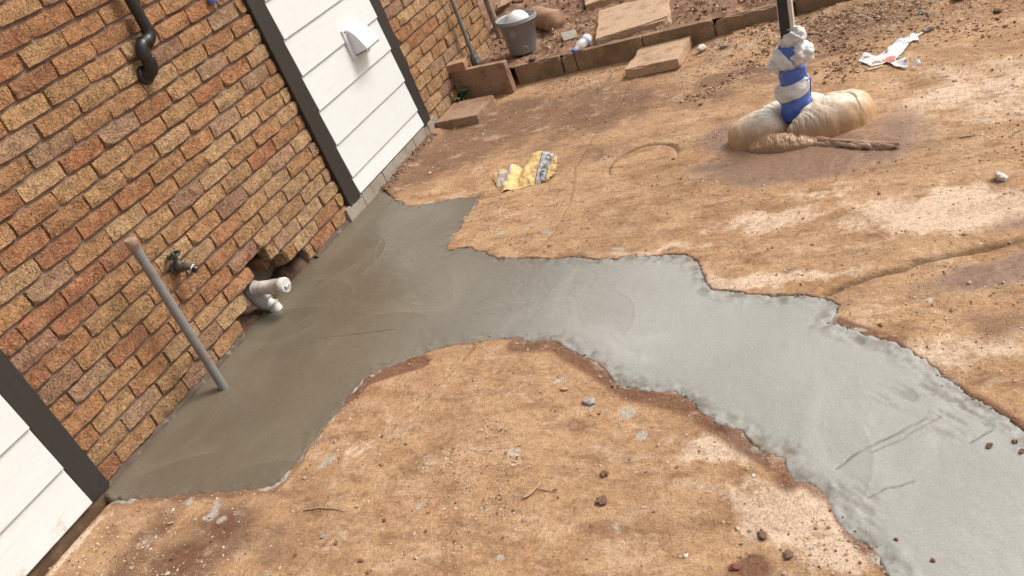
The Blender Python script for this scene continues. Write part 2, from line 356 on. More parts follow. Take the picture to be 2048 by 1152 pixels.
def plastic_mat(name, c0, c1, thr=(.45, .7), sc_=14, trans=.25, rough=.35):
    s = NT(name); n = s.noise(sc_, 7, .62); wr = s.noise(26, 7, .65, s.map((1, 1, 3)), 1.5)
    c = s.mix(s.ramp(n, (thr[0], 0), (thr[1], 1)), c0, c1)
    px = s.n('SeparateXYZ'); s.put(s.pos, px, 0)
    return s.fin(c, rough, s.bump(wr, .8, .012), .5, Subsurface_Weight=trans, Subsurface_Radius=(.02, .015, .01), Subsurface_Scale=.5)
M['film'] = plastic_mat('cloudy_plastic_film', (.74, .73, .71), (.62, .56, .48), (.5, .8))
def sandbag_mat():
    s = NT('muddy_translucent_sack'); n = s.noise(9, 7, .62); wr = s.noise(30, 7, .65, s.map((2.2, .7, 1)), 1.2)
    c = s.mix(s.ramp(s.noise(5, 5), (.4, 0), (.65, 1)), (.80, .73, .64), (.72, .59, .45))
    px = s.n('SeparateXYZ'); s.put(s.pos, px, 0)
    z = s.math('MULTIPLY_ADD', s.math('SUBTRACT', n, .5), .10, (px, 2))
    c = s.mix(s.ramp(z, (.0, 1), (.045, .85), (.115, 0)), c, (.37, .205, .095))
    en = s.math('ABSOLUTE', s.math('SUBTRACT', (px, 0), 2.56)); en = s.math('MULTIPLY_ADD', s.math('SUBTRACT', s.noise(13, 6, .65), .5), .35, en); c = s.mix(s.math('MULTIPLY', s.ramp(en, (.12, 0), (.28, 1)), .7), c, (.56, .345, .17))
    fr_ = s.math('MULTIPLY_ADD', s.math('SUBTRACT', n, .5), -.35, (px, 1)); c = s.mix(s.math('MULTIPLY', s.ramp(s.math('MULTIPLY_ADD', fr_, 2.0, -6.3), (.42, 1), (.66, 0)), .75), c, (.34, .20, .11))       # mud the sack has soaked up from the ground
    c = s.mix(s.math('MULTIPLY', s.ramp(s.noise(22, 6, .7), (.55, 0), (.75, 1)), .45), c, (.46, .28, .15))
    return s.fin(c, .38, s.bump(wr, .5, .008), .5)
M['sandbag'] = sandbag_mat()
def attrmat(name, rough=.7, bump=.4, bd=.004, sc_=40, dirt=None):
    s = NT(name); c = s.attr('tint', 'Color'); n = s.noise(sc_, 6, .65)
    c = s.mix(1, c, s.ramp(n, (.3, .78), (.7, 1.15)), 'MULTIPLY')
    if dirt: c = s.mix(s.math('MULTIPLY', s.ramp(s.noise(20, 7, .68), (.52, 0), (.7, 1)), .7), c, dirt)
    return s.fin(c, rough, s.bump(n, bump, bd), .3)
M['sack'] = attrmat('printed_paper_sack', .6, .3, .003, 30, (.40, .24, .11))
M['paper'] = attrmat('torn_printed_paper', .6, .2, .002, 50)
M['gravel'] = attrmat('mixed_gravel', .9, .5, .003, 60)
M['ink'] = simple('faded_ink', (.055, .055, .062), .7)
# ------------------------------------------------------------------ the ground
def GP(lst): return [G(*p) for p in lst]
CONC = GP([(769, 386), (792, 406), (818, 413), (855, 409), (902, 400), (954, 392), (943, 414), (923, 440), (907, 466), (894, 484), (889, 503), (935, 498), (966, 507), (987, 521),
    (1039, 521), (1108, 519), (1178, 519), (1230, 521), (1265, 513), (1317, 517), (1362, 511), (1386, 528), (1403, 552), (1417, 580), (1456, 588), (1525, 592), (1594, 593), (1647, 598),
    (1668, 612), (1658, 632), (1649, 647), (1681, 658), (1729, 677), (1781, 688), (1822, 710), (1860, 737), (1893, 766), (1927, 793), (1968, 815), (2009, 837), (2048, 867), (2200, 985), (2380, 1200), (2300, 1500),
    (2000, 1480), (1850, 1240), (1788, 1152), (1755, 1110), (1730, 1082), (1689, 1057), (1668, 1032), (1660, 995), (1631, 970), (1595, 958), (1587, 931), (1576, 908), (1530, 895), (1513, 875), (1487, 856),
    (1442, 845), (1408, 819), (1386, 796), (1348, 781), (1294, 775), (1246, 765), (1225, 739), (1190, 718), (1138, 694), (1114, 677), (1062, 678), (1031, 672), (982, 678), (912, 685), (871, 694),
    (815, 720), (770, 734), (728, 753), (695, 792), (667, 829), (636, 865), (612, 896), (589, 931), (565, 955), (541, 970), (490, 977), (432, 981), (361, 988), (298, 992), (226, 998)])
CONC = [(-.2, CONC[-1][1]+.01)] + [(-.2, CONC[0][1])] + CONC
COVER = (1.785, 3.425, .185)
CR = [GP([(1650, 590), (1690, 572), (1750, 550), (1800, 540), (1830, 525), (1880, 515), (1920, 508), (1980, 498), (2060, 478)]),
      GP([(1262, 165), (1240, 210), (1190, 268), (1150, 335), (1147, 370), (1138, 412), (1108, 462), (1088, 490), (1035, 518)]),
      GP([(590, 1150), (650, 1080), (700, 1040), (730, 1010)]), GP([(780, 865), (860, 790), (925, 720), (962, 680)])]
CRW = [.013, .006, .006, .006]
def nsdf(x, y):
    return sdf(x, y, CONC) + .022*fbm(x, y, 9, 5, 5, .6) + .010*fbm(x, y, 48, 3, 8)
def ground_z(x, y, full=False):
    x = np.asarray(x, float); y = np.asarray(y, float)
    z = .007*fbm(x, y, 1.7, 3, 1) + .0035*fbm(x, y, 9, 4, 2) + .0022*fbm(x, y, 45, 3, 3)
    lump = sm(.15, .55, fbm(x, y, 5.5, 4, 11)); z = z + lump*.004*(fbm(x, y, 30, 3, 12)+.3)
    bank = sm(4.45, 5.0, y)*sm(1.7, 2.15, x); z = z + bank*(.055+.022*fbm(x, y, 7, 4, 21)+.012*fbm(x, y, 33, 3, 22))
    far = sm(4.2, 5.0, y)*sm(2.4, 3.2, x); z = z+far*.014*fbm(x, y, 20, 4, 23)
    wallb = (1-sm(.03, .16, x))*sm(3.2, 3.4, y)*(1-sm(4.35, 4.5, y)); z = z + wallb*(.03+.012*fbm(x, y, 12, 3, 9))
    gut = (1-sm(.035, .055, x+.006*fbm(x, y, 14, 3, 4)))*(1-sm(1.10, 1.16, y)); z = z - gut*.06
    d = np.hypot(x-COVER[0], y-COVER[1]); ang = np.arctan2(y-COVER[1], x-COVER[0])
    gw = .5+.5*np.cos(ang-1.85); gw = gw**2
    ring = np.exp(-((d-COVER[2]-.006)/(.006+.009*gw))**2)
    z = z - ring*(.001+.018*gw) - .022*sm(COVER[2]+.004, COVER[2]-.01, d)*sm(.02, .5, gw)
    groove = ring*gw
    for c, wd in zip(CR, CRW):
        dd = dseg(x+.008*fbm(x, y, 14, 3, 40), y+.008*fbm(x, y, 14, 3, 41), c); g = np.exp(-(dd/wd)**2); z = z-g*wd*1.1; groove = np.maximum(groove, g*.95 if wd > .01 else g*.4)
    s = nsdf(x, y); tr = sm(.012, -.006, s); z = z*(1-tr) - .05*tr
    z = z + .005*np.exp(-((s-.02)/.012)**2)*fbm(x, y, 22, 3, 50)
    return (z, groove, s) if full else z
def axis(a, b, lo, hi, st):
    f = list(np.arange(a, b, st)); p = f[-1]; d = st
    while p < hi: d *= 1.22; p += d; f.append(p)
    p = f[0]; d = st
    while p > lo: d *= 1.22; p -= d; f.insert(0, p)
    return np.array(f)
xs = axis(-.02, 3.95, -1.2, 70, .0085); ys = axis(.42, 5.02, -70, 70, .0085)
xs = xs[xs > -1.2]
X, Y = np.meshgrid(xs, ys); x = X.ravel(); y = Y.ravel()
z, groove, S = ground_z(x, y, True)
def blob(lst):
    """px centre, radius x, radius y in metres, strength -> soft patches on the ground"""
    m = np.zeros_like(x)
    wx = x+.05*fbm(x, y, 5, 3, 61)+.02*fbm(x, y, 18, 3, 63); wy = y+.05*fbm(x, y, 5, 3, 62)+.02*fbm(x, y, 18, 3, 64)
    for u, v, rx, ry, a in lst:
        cx, cy = G(u, v); m = np.maximum(m, a*np.exp(-(((wx-cx)/rx)**2+((wy-cy)/ry)**2)))
    return m
pale = blob([(1450, 900, .16, .10, .8), (1600, 1020, .20, .12, 1.0), (1690, 1100, .2, .1, .7), (1860, 700, .35, .12, .6), (1700, 640, .2, .06, .4), (1500, 560, .5, .06, .75), (1300, 500, .5, .05, .5), (1900, 420, .5, .22, .75),
    (1550, 440, .5, .16, .55), (1960, 180, .6, .5, .55), (1650, 380, .25, .06, .5), (1050, 1060, .6, .2, .28), (720, 900, .12, .12, .5), (1900, 30, .5, .5, .3), (150, 1100, .03, .25, .8), (1200, 700, .2, .05, .3), (1000, 420, .3, .1, .3)])
brown = blob([(1000, 250, .6, .45, 1.0), (850, 330, .3, .35, 1.0), (1200, 220, .55, .4, .8), (1470, 150, .3, .10, .9), (1640, 110, .35, .10, .7), (460, 1060, .18, .16, .9), (380, 1120, .2, .14, .9), (900, 300, .45, .40, .95), (1050, 230, .5, .35, .75), (800, 370, .16, .22, .8), (1180, 190, .5, .3, .55), (1200, 300, .35, .25, .5), (1900, 230, .2, .2, .25), (1420, 190, .4, .3, .5), (430, 1050, .22, .18, .6), (280, 1100, .12, .3, .7),
    (1100, 280, .3, .3, .5), (1040, 790, .3, .05, .3), (1560, 150, .5, .12, .5), (1700, 60, .5, .35, .6), (2030, 640, .15, .15, .4), (1980, 650, .1, .12, .5), (1800, 330, .35, .1, .35), (950, 460, .15, .2, .3), (560, 1090, .2, .2, .4)])
edge_lo = dseg(x, y, GP([(690, 800), (730, 760), (790, 738), (840, 725)])); edge2 = dseg(x, y, GP([(1030, 690), (1110, 690), (1190, 735), (1260, 785), (1330, 800), (1400, 825), (1450, 860), (1520, 905), (1570, 935), (1580, 965)]))
edge3 = dseg(x, y, GP([(1668, 640), (1720, 660), (1770, 672), (1900, 775), (1960, 805), (2048, 860)])); edge4 = dseg(x, y, GP([(1590, 960), (1660, 1000), (1700, 1070), (1760, 1130), (1810, 1180)])); edge5 = dseg(x, y, GP([(230, 1005), (430, 992), (550, 980), (600, 925)]))
damp = np.maximum.reduce([1.1*np.exp(-(edge_lo/.055)**2), .75*np.exp(-(edge2/.06)**2), .8*np.exp(-(edge3/.035)**2), .6*np.exp(-(edge4/.03)**2), .55*np.exp(-(edge5/.04)**2), blob([(450, 1050, .10, .10, .75), (380, 1110, .12, .1, .75), (1500, 1135, .06, .04, 1.2), (1320, 795, .1, .05, .9), (1525, 1070, .02, .03, .8), (330, 1060, .12, .12, .5), (660, 1100, .05, .12, .4)])])
damp = np.maximum(damp, .62*np.exp(-((S-.008)/.022)**2))
mud = blob([(1600, 310, .42, .24, 1.25), (1560, 330, .34, .16, 1.25), (1440, 275, .13, .2, .95), (1720, 300, .28, .16, 1.0), (1790, 260, .2, .25, .75), (1420, 335, .2, .06, .8), (1960, 555, .2, .07, 1.15), (2040, 540, .2, .08, 1.1), (2040, 450, .14, .09, .7), (1860, 570, .14, .05, .6), (1660, 340, .3, .08, .8)])
grey = blob([(430, 1020, .045, .06, .85), (450, 1035, .05, .03, .8), (650, 930, .035, .06, .8), (690, 945, .03, .03, .6), (1000, 474, .03, .03, .9), (1092, 466, .03, .025, .95), (1283, 868, .035, .04, .9), (1180, 802, .03, .03, .8), (1250, 830, .05, .04, .6), (850, 1010, .03, .03, .8),
    (990, 1120, .025, .025, .9), (1040, 895, .03, .03, .8), (1120, 755, .035, .02, .7), (1845, 598, .025, .02, .95), (380, 1000, .04, .03, .6), (740, 640, .02, .02, .5), (1230, 500, .05, .012, .8), (1700, 655, .05, .015, .8), (290, 1085, .02, .02, .9), (1220, 1060, .03, .02, .6)])
grey = np.maximum(grey, np.exp(-((S-.012)/.035)**2)*(.16+1.0*fbm(x, y, 6, 4, 66)))
F = gridfaces(len(xs), len(ys))
ground = npmesh('ground', np.c_[x, y, z], F, M['ground'], True, dict(pale=pale, brown=brown, damp=damp, mud=mud, grey=grey, groove=groove), kind='structure')
def gz(px, py): return float(ground_z(np.array([px]), np.array([py]))[0])

# round cover lying flush in the ground, under the same dust
n, m = 40, 10; rr = np.linspace(0, COVER[2]-.004, m); an = np.linspace(0, 2*math.pi, n, endpoint=False)
vx = [COVER[0]]; vy = [COVER[1]]
for r_ in rr[1:]:
    for a in an: vx.append(COVER[0]+r_*math.cos(a)); vy.append(COVER[1]+r_*math.sin(a))
vx = np.array(vx); vy = np.array(vy); vz = -.003+.004*fbm(vx, vy, 9, 3, 2)+.0035*fbm(vx, vy, 1.7, 3, 1)
cv = list(zip(vx, vy, vz)); cf = [(0, 1+k, 1+(k+1) % n) for k in range(n)]
for j in range(m-2):
    for k in range(n): a = 1+j*n; cf.append((a+k, a+n+k, a+n+(k+1) % n, a+(k+1) % n))
b0 = len(cv); last = 1+(m-2)*n
for k in range(n): cv.append((vx[last+k], vy[last+k], -.034))
for k in range(n): cf.append((last+k, b0+k, b0+(k+1) % n, last+(k+1) % n))
me = mesh('drain_cover', cv, cf, M['ground'], None, True, label='round dust-covered cover set flush in the dirt, left of the sandbag', cat='drain cover')

# fresh concrete strip
cx0 = np.arange(-.03, 3.75, .0058); cy0 = np.arange(.40, 3.72, .0058); CX, CY = np.meshgrid(cx0, cy0); cxf = CX.ravel(); cyf = CY.ravel()
s_ = nsdf(cxf, cyf)
rid = np.exp(-((s_+.03)/.028)**2)
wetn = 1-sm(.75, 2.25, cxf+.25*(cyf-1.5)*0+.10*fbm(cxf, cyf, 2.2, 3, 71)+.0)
cz = .0005+.0025*fbm(cxf, cyf, 1.4, 3, 70)+.0045*rid*fbm(cxf, cyf, 26, 4, 72)*(1.4-wetn*.7)+.0007*fbm(cxf, cyf, 40, 2, 77)+.006*np.exp(-((s_-.004)/.014)**2)*fbm(cxf, cyf, 26, 4, 75)
cz = cz + .018*(1-sm(.0, .16, cxf)) - sm(.010, .030, s_)*.04
tex = sm(.0, .5, fbm(cxf, cyf, 1.3, 2, 79))*(1-np.abs(wetn-.5)*1.6).clip(0, 1); cz = cz+.0020*tex*fbm(cxf, cyf, 60, 2, 80)
cg = np.zeros_like(cxf)
for c, wd in [(GP([(1672, 937), (1700, 915), (1735, 895), (1790, 868), (1850, 838)]), .0036), (GP([(1745, 905), (1800, 880), (1880, 832)]), .0026), (GP([(1738, 994), (1770, 978), (1828, 965)]), .003), (GP([(1940, 885), (1985, 860)]), .003), (GP([(640, 676), (720, 668), (790, 660)]), .003)]:
    dd = dseg(cxf+.006*fbm(cxf, cyf, 18, 2, 81), cyf+.006*fbm(cxf, cyf, 18, 2, 82), c); g = np.exp(-(dd/wd)**2); cz -= g*wd*1.2; cg = np.maximum(cg, g*(.75+.5*fbm(cxf, cyf, 30, 2, 86)).clip(0, 1))
scr = np.zeros_like(cxf)
for u, v, rx, ry in [(1880, 790, .16, .06), (1940, 825, .14, .05), (1720, 1040, .05, .13), (1650, 985, .06, .05), (1960, 860, .14, .04)]:
    a, b = G(u, v); scr = np.maximum(scr, np.exp(-(((cxf-a)/rx)**2+((cyf-b)/ry)**2)))
g0, g1 = G(1780, 750), G(1960, 850); gl = math.hypot(g1[0]-g0[0], g1[1]-g0[1]); ux, uy = (g1[0]-g0[0])/gl, (g1[1]-g0[1])/gl
al_ = cxf*ux+cyf*uy; ac_ = cyf*ux-cxf*uy; st_ = sm(.06, .22, fbm(al_*.22, ac_, 85, 3, 83, .6))*np.clip(scr*1.6-.1, 0, 1); st_ = st_*.75; cz -= st_*.003
edge = np.maximum(1.0*np.exp(-((s_+.008)/.028)**2)*(fbm(cxf, cyf, 26, 5, 84, .65)*2.4+.25).clip(0, 1), st_*.75)
arcm = np.zeros_like(cxf); ra = random.Random(3)
for i in range(46):
    t = ra.random(); px_, py_ = (ra.uniform(.15, .9), ra.uniform(1.2, 2.9)) if i % 3 == 0 else (ra.uniform(.9, 3.4), ra.uniform(.9, 2.5)); R1 = ra.uniform(.25, .7); th = ra.uniform(0, 6.28); qx, qy = px_-R1*math.cos(th), py_-R1*math.sin(th)
    rr_ = np.hypot(cxf-qx, cyf-qy)+.004*fbm(cxf, cyf, 8, 2, 600+i); an_ = np.abs((np.arctan2(cyf-qy, cxf-qx)-th+math.pi) % (2*math.pi)-math.pi); wn = sm(.7, .35, an_*R1/.35)
    dd = rr_-R1; cz += .0011*wn*np.exp(-(dd/.006)**2); sw = wn*sm(.0, .004, dd)*sm(.09, .02, dd); arcm = np.maximum(arcm, sw*ra.uniform(.3, 1)); arcm = np.maximum(arcm*1., 0)
soil = np.exp(-((s_+.0)/.05)**2)*(.25+.6*fbm(cxf, cyf, 5, 4, 88))
ok = (s_ < .032); nx_ = len(cx0); Fc = gridfaces(nx_, len(cy0)); keep = ok[Fc].all(1); Fc = Fc[keep]
used = np.unique(Fc); mp = np.full(len(cxf), -1); mp[used] = np.arange(len(used))
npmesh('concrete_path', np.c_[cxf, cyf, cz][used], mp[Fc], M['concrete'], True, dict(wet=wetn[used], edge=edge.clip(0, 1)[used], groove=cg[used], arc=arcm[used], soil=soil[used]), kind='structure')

# raised garden bed behind the kerb
def bed_z(x, y):
    return .142+.025*fbm(x, y, 2.2, 3, 91)+.035*fbm(x, y, 11, 4, 92)+.014*fbm(x, y, 40, 3, 93)+.03*sm(5.3, 6.4, y)
KA = lambda xx: 4.955+.035*(xx-.5)          # kerb front line
bx = axis(-.3, 3.4, -3, 12, .016); by = np.r_[np.arange(0, 1.7, .016), 1.8, 2.2, 3, 5]
BX, BT = np.meshgrid(bx, by); bxf = BX.ravel(); byf = KA(bxf)+.035+BT.ravel(); bz = bed_z(bxf, byf)
bz = np.where(byf < KA(bxf)+.06, np.minimum(bz, .134), bz)
npmesh('garden_bed_soil', np.c_[bxf, byf, bz], gridfaces(len(bx), len(by)), M['soil'], True, kind='structure')
def bzz(px, py): return float(bed_z(np.array([px]), np.array([py]))[0])

# ------------------------------------------------------------------ house wall
wall = empty('house_wall', (0, 0, 0), label='tan and orange rock-face brick wall with white boarded bays and black trim', cat='wall')
H = .085; Z0 = .035; L = .2308; TOPZ = 2.55
TA = (3.233, 3.359); TB = (4.271, 4.383); TC = (.993, 1.100); YEND = 5.66
# hole at the foot of the wall: (course, from, to)
HOLE = {0: (W(492, 668)[0], W(612, 503)[0]), 1: (W(498, 613)[0], W(578, 520)[0]), 2: (W(509, 556)[0], W(538, 512)[0])}
BV = []
def brickmesh(i):
    R_ = random.Random(100+i); bl = L-.008; bh = H-.0155; V = []; Fs = []; nx, nz = 6, 3; ox = R_.uniform(0, 50)
    for k in range(nz+1):
        for j in range(nx+1):
            yy = -bl/2+bl*j/nx; zz = bh*k/nz; e = (j in (0, nx)) or (k in (0, nz)); c = (j in (0, nx)) and (k in (0, nz))
            if 0 < j < nx: yy += R_.uniform(-.008, .008)
            if 0 < k < nz: zz += R_.uniform(-.006, .006)
            if e: yy += R_.uniform(-.002, .002); zz += R_.uniform(-.0018, .0018)
            xx = .004+.010*mnoise.noise(Vector((ox, yy*11, zz*14)))+.007*mnoise.noise(Vector((ox+9, yy*34, zz*34)))
            if e: xx -= R_.uniform(.0005, .0035)
            if c: xx -= .003; yy *= .990; zz = zz+(.0025 if k == 0 else -.0025)
            V.append((xx, yy, zz))
    for k in range(nz):
        for j in range(nx): a = k*(nx+1)+j; q = (a, a+1, a+nx+2, a+nx+1); Fs += [(q[0], q[1], q[2]), (q[0], q[2], q[3])] if R_.random() < .5 else [(q[0], q[1], q[3]), (q[1], q[2], q[3])]
    nf = len(Fs)
    ring = [j for j in range(nx+1)]+[k*(nx+1)+nx for k in range(1, nz+1)]+[nz*(nx+1)+j for j in range(nx-1, -1, -1)]+[k*(nx+1) for k in range(nz-1, 0, -1)]
    n0 = len(V)
    for r_ in ring: V.append((-.07, V[r_][1], V[r_][2]))
    for a in range(len(ring)): b = (a+1) % len(ring); Fs.append((ring[a], n0+a, n0+b, ring[b]))
    Fs.append(tuple(range(n0, n0+len(ring))))
    me = bpy.data.meshes.new('brick'); me.from_pydata(V, [], Fs); me.update(); me.polygons.foreach_set('use_smooth', [q < nf for q in range(len(Fs))])
    rs = set(ring); sh = me.attributes.new('sharp_edge', 'BOOLEAN', 'EDGE')
    sh.data.foreach_set('value', [(e.vertices[0] in rs and e.vertices[1] in rs) or max(e.vertices) >= n0 for e in me.edges])
    me.materials.append(M['brick']); return me
BV = [brickmesh(i) for i in range(16)]
PAL = [(.56, .325, .158), (.54, .29, .138), (.52, .255, .122), (.48, .215, .104), (.42, .235, .15), (.60, .375, .20), (.46, .20, .105), (.50, .305, .19)]
def pick(y_, z_):
    t = max(0, min(1, (y_-1.4)/1.6-.35*(z_-.5)))
    wts = [3, 2.5, 2.6-1.4*t, 2.2-1.9*t, 1.5-.9*t, 1.2+2*t, 1.3-1.15*t, 1.0]
    c = rnd.choices(PAL, wts)[0]; k = rnd.uniform(1.04, 1.30); return tuple(q*k for q in c)
bricks = []
def course_bricks(k, ya, yb, ph):
    """list of (y0,y1) in course k between ya and yb"""
    out = []; y0 = ph+math.floor((ya-ph)/L)*L
    while y0 < yb:
        a, b = max(y0+.004, ya+.003), min(y0+L-.004, yb-.003)
        if b-a > .022:
            if k in HOLE:
                h0, h1 = HOLE[k]
                for (p, q_) in ((a, min(b, h0)), (max(a, h1), b)):
                    if q_-p > .03: out.append((p, q_))
            else: out.append((a, b))
        y0 += L
    return out
ncs = int((TOPZ-Z0)/H)
for k in range(ncs):
    for (ya, yb, ph) in ((TC[1], TA[0], 1.207 if k % 2 == 0 else 1.3165), (TB[1], YEND, TB[1]+(.145 if k % 2 == 0 else .03))):
        if k == 1: pass
        for a, b in course_bricks(k, ya, yb, ph if k % 2 == 0 else ph): bricks.append((k, a, b))
def vis(k, a, b):
    p = np.array([0, (a+b)/2, Z0+(k+.5)*H])-CAM; zc = p@FW; return abs(FPX*(p@RT)/zc) < 1110 and abs(FPX*(p@UP)/zc) < 650
bricks.sort(key=lambda q_: not vis(*q_))
near = [q_ for q_ in bricks if vis(*q_)]; near = near[:300]; rest = bricks[len(near):]
for k, a, b in near:
    o = bpy.data.objects.new('brick', rnd.choice(BV)); COL.objects.link(o); o.parent = wall
    zz = Z0+k*H+.00775+rnd.uniform(-.001, .001)
    o.location = (rnd.uniform(-.003, .003), (a+b)/2, zz); o.scale = (rnd.uniform(.8, 1.15), (b-a)/(L-.008), rnd.uniform(.98, 1.02))
    o.rotation_euler = (rnd.uniform(-.006, .006), 0, rnd.uniform(-.012, .012))
    o.color = pick((a+b)/2, zz)+(1,)
V_ = []; F_ = []; T_ = []; R_ = []
for k, a, b in rest:
    me = rnd.choice(BV); n0 = len(V_); c = pick((a+b)/2, 1.5); r_ = rnd.random()
    for q_ in me.vertices: V_.append((q_.co.x, (a+b)/2+q_.co.y*(b-a)/(L-.008), Z0+k*H+.00775+q_.co.z)); T_.append(c); R_.append(r_)
    for p in me.polygons:
        vs = list(p.vertices)
        for i in range(1, len(vs)-1): F_.append((n0+vs[0], n0+vs[i], n0+vs[i+1]))
npmesh('upper_brickwork', V_, F_, M['brickj'], False, dict(tint=np.array(T_), rnd=np.array(R_)), parent=wall, kind='stuff')
# mortar bed behind the bricks (with the hole left open)
hy0 = min(h[0] for h in HOLE.values())+.004; hy1 = max(h[1] for h in HOLE.values())-.004; hz = Z0+3*H
MX0, MX1 = -.062, -.013
bm = boxbm(MX0, MX1, TC[0], hy0, -.12, TOPZ); boxbm(MX0, MX1, hy1, YEND-.004, -.12, TOPZ, bm=bm); boxbm(MX0, MX1, hy0, hy1, hz, TOPZ, bm=bm)
for k, (a, b) in HOLE.items():
    if a-hy0 > .005: boxbm(MX0, MX1, hy0, a-.004, Z0+k*H+(.0 if k else -.1), Z0+(k+1)*H, bm=bm)
    if hy1-b > .005: boxbm(MX0, MX1, b+.004, hy1, Z0+k*H+(.0 if k else -.1), Z0+(k+1)*H, bm=bm)
bmobj('mortar', bm, M['mortar'], wall)
bm = boxbm(-.24, -.17, .2, YEND-.006, -.12, TOPZ); bmobj('inner_leaf', bm, M['mortar'], wall)
bmobj('wall_coping', boxbm(-.25, .04, .2, YEND+.01, TOPZ, TOPZ+.06, .005), M['trim'], wall)
bm = boxbm(-.168, -.01, YEND-.0035, YEND+.002, -.1, TOPZ); bmobj('wall_end', bm, M['mortar'], wall)
# rubble inside the hole
gxx = np.linspace(-.16, .03, 20); gyy = np.linspace(hy0-.06, hy1+.05, 46); AX, AY = np.meshgrid(gxx, gyy); ax_ = AX.ravel(); ay_ = AY.ravel()
az_ = -.012+.05*sm(.02, -.15, ax_)+.028*fbm(ax_, ay_, 16, 4, 101)+.06*np.exp(-((ay_-hy1)/.12)**2)*sm(.03, -.05, ax_)+.03*np.exp(-((ay_-hy0)/.1)**2)*sm(.03, -.05, ax_)
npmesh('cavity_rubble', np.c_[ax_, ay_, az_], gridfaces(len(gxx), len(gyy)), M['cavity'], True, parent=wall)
o = bpy.data.objects.new('brick', BV[3]); COL.objects.link(o); o.parent = wall; o.location = (-.085, W(545, 535, -.085)[0]+.03, .175); o.rotation_euler = (.12, .1, .35); o.color = (.30, .13, .06, 1)
o = bpy.data.objects.new('brick', BV[5]); COL.objects.link(o); o.parent = wall; o.location = (-.02, HOLE[1][1]+.02, Z0+H+.002); o.rotation_euler = (.0, .0, .55); o.scale = (1, .32, 1); o.color = (.30, .17, .10, 1)
# black trim boards
for (a, b), zb in ((TA, .085), (TB, .085), (TC, .035)):
    bmobj('trim_board', boxbm(-.05, .024, a, b, zb, TOPZ, .003), M['trim'], wall)
# white lapped boards
def boards(parent, ya, yb, zs):
    for zb, zt in zip(zs[:-1], zs[1:]):
        bm = bmesh.new(); P = [(.018, zb+.002), (.029, zb), (.031, zb+.003), (.0185, zt+.006), (.010, zt+.006)]
        r0 = [bm.verts.new((p[0], ya, p[1])) for p in P]; r1 = [bm.verts.new((p[0], yb, p[1])) for p in P]
        bm.faces.new(r0); bm.faces.new(r1[::-1])
        for i in range(5): bm.faces.new((r0[i], r1[i], r1[(i+1) % 5], r0[(i+1) % 5]))
        bmobj('board', bm, M['board'], parent)
bay = empty('cladding_bay', (0, 0, 0)); bay.parent = wall; bay['label'] = 'white lapped boards between two black trims, with vent hood'
zs = [.108, .218, .436, .660, .876, 1.093]; zs += [1.093+.2185*i for i in range(1, 7)]; boards(bay, TA[1]+.002, TB[0]+.0005-.0025, zs)
bmobj('backing', boxbm(-.05, .006, TA[1]+.001, TB[0]-.001, .09, TOPZ-.01), M['board'], bay)
bay2 = empty('cladding_bay', (0, 0, 0)); bay2.parent = wall; bay2['label'] = 'white lapped boards cut by the lower left corner of the photo'
zs = [.042, .243, .465]; zs += [.465+.2195*i for i in range(1, 9)]; boards(bay2, .02, TC[0]-.002, zs)
bmobj('backing', boxbm(-.05, .006, .02, TC[0]-.001, .03, TOPZ-.01), M['board'], bay2)
bmobj('trim_board', boxbm(-.05, .024, -.09, .018, .035, TOPZ, .003), M['trim'], wall)
bmobj('sill_strip', boxbm(-.05, .012, -.09, TC[1]+.02, -.10, .030, .004), simple('wet_brown_sill', (.115, .068, .038), .6, .4, 20, .5, .004, (.22, .14, .08), dsc=12), wall)
# cement plinth under the far bay, in blocks
yy = TA[0]-.05; i = 0
while yy < TB[1]+.07:
    ln = [.19, .27, .14, .31, .22, .26][i % 6]; e = min(yy+ln, TB[1]+.08)
    bm = roughbox(.085, e-yy-.004, .19, .005, 4, .004, 20, 40+i); bmobj('plinth_block', bm, M['plinth'], wall, False, (-.018+rnd.uniform(-.002, .002), (yy+e)/2, -.092)); yy = e; i += 1
# smeared mortar skirt along the foot of the bricks
for (a, b, sd_) in ((TC[1]+.005, hy0-.05, 1), (hy1+.05, TA[0]-.05, 2)):
    ny = int((b-a)/.012); sy_ = np.linspace(a, b, ny); prof = [(-.010, .040), (.004, .036), (.012, .026), (.020, -.004)]; V = []
    for q_ in sy_:
        for (px_, pz_) in prof:
            nn = float(fbm(np.array([q_*1.]), np.array([pz_*3.]), 16, 4, 110+sd_)[0]); V.append((px_+.007*nn, q_, pz_+.010*nn))
    npmesh('mortar_skirt', V, gridfaces(4, ny), M['dark_gap_mortar'], True, parent=wall)

# ------------------------------------------------------------------ things on the wall
def PV(u, v, ax, val): return Vector(U(u, v, ax, val))
# white vent hood on the far bay
vent = empty('vent_hood', (.03, 3.96, .755), label='white plastic vent hood screwed to the white boards', cat='vent')
def vp(name, bm, mat, sm_=False):
    o = bmobj(name, bm, mat, None, sm_); o.parent = vent; o.matrix_parent_inverse = Matrix.Translation(-Vector(vent.location)); return o
VX = .0225
vp('base_plate', boxbm(VX, VX+.018, 3.852, 4.066, .757, .948, .004, 2), M['vent'])
bm = bmesh.new(); P = [(VX+.017, .94), (VX+.03, .938), (VX+.05, .925), (VX+.075, .893), (VX+.115, .806), (VX+.113, .797), (VX+.017, .778)]
r0 = [bm.verts.new((p[0], 3.882, p[1])) for p in P]; r1 = [bm.verts.new((p[0], 4.040, p[1])) for p in P]; bm.faces.new(r0); bm.faces.new(r1[::-1])
for i in range(len(P)): j = (i+1) % len(P); bm.faces.new((r0[i], r1[i], r1[j], r0[j]))
bmesh.ops.recalc_face_normals(bm, faces=bm.faces); bmesh.ops.bevel(bm, geom=[e for e in bm.edges], offset=.004, segments=2, affect='EDGES', profile=.6); vp('hood', bm, M['vent'])
bm = bmesh.new()
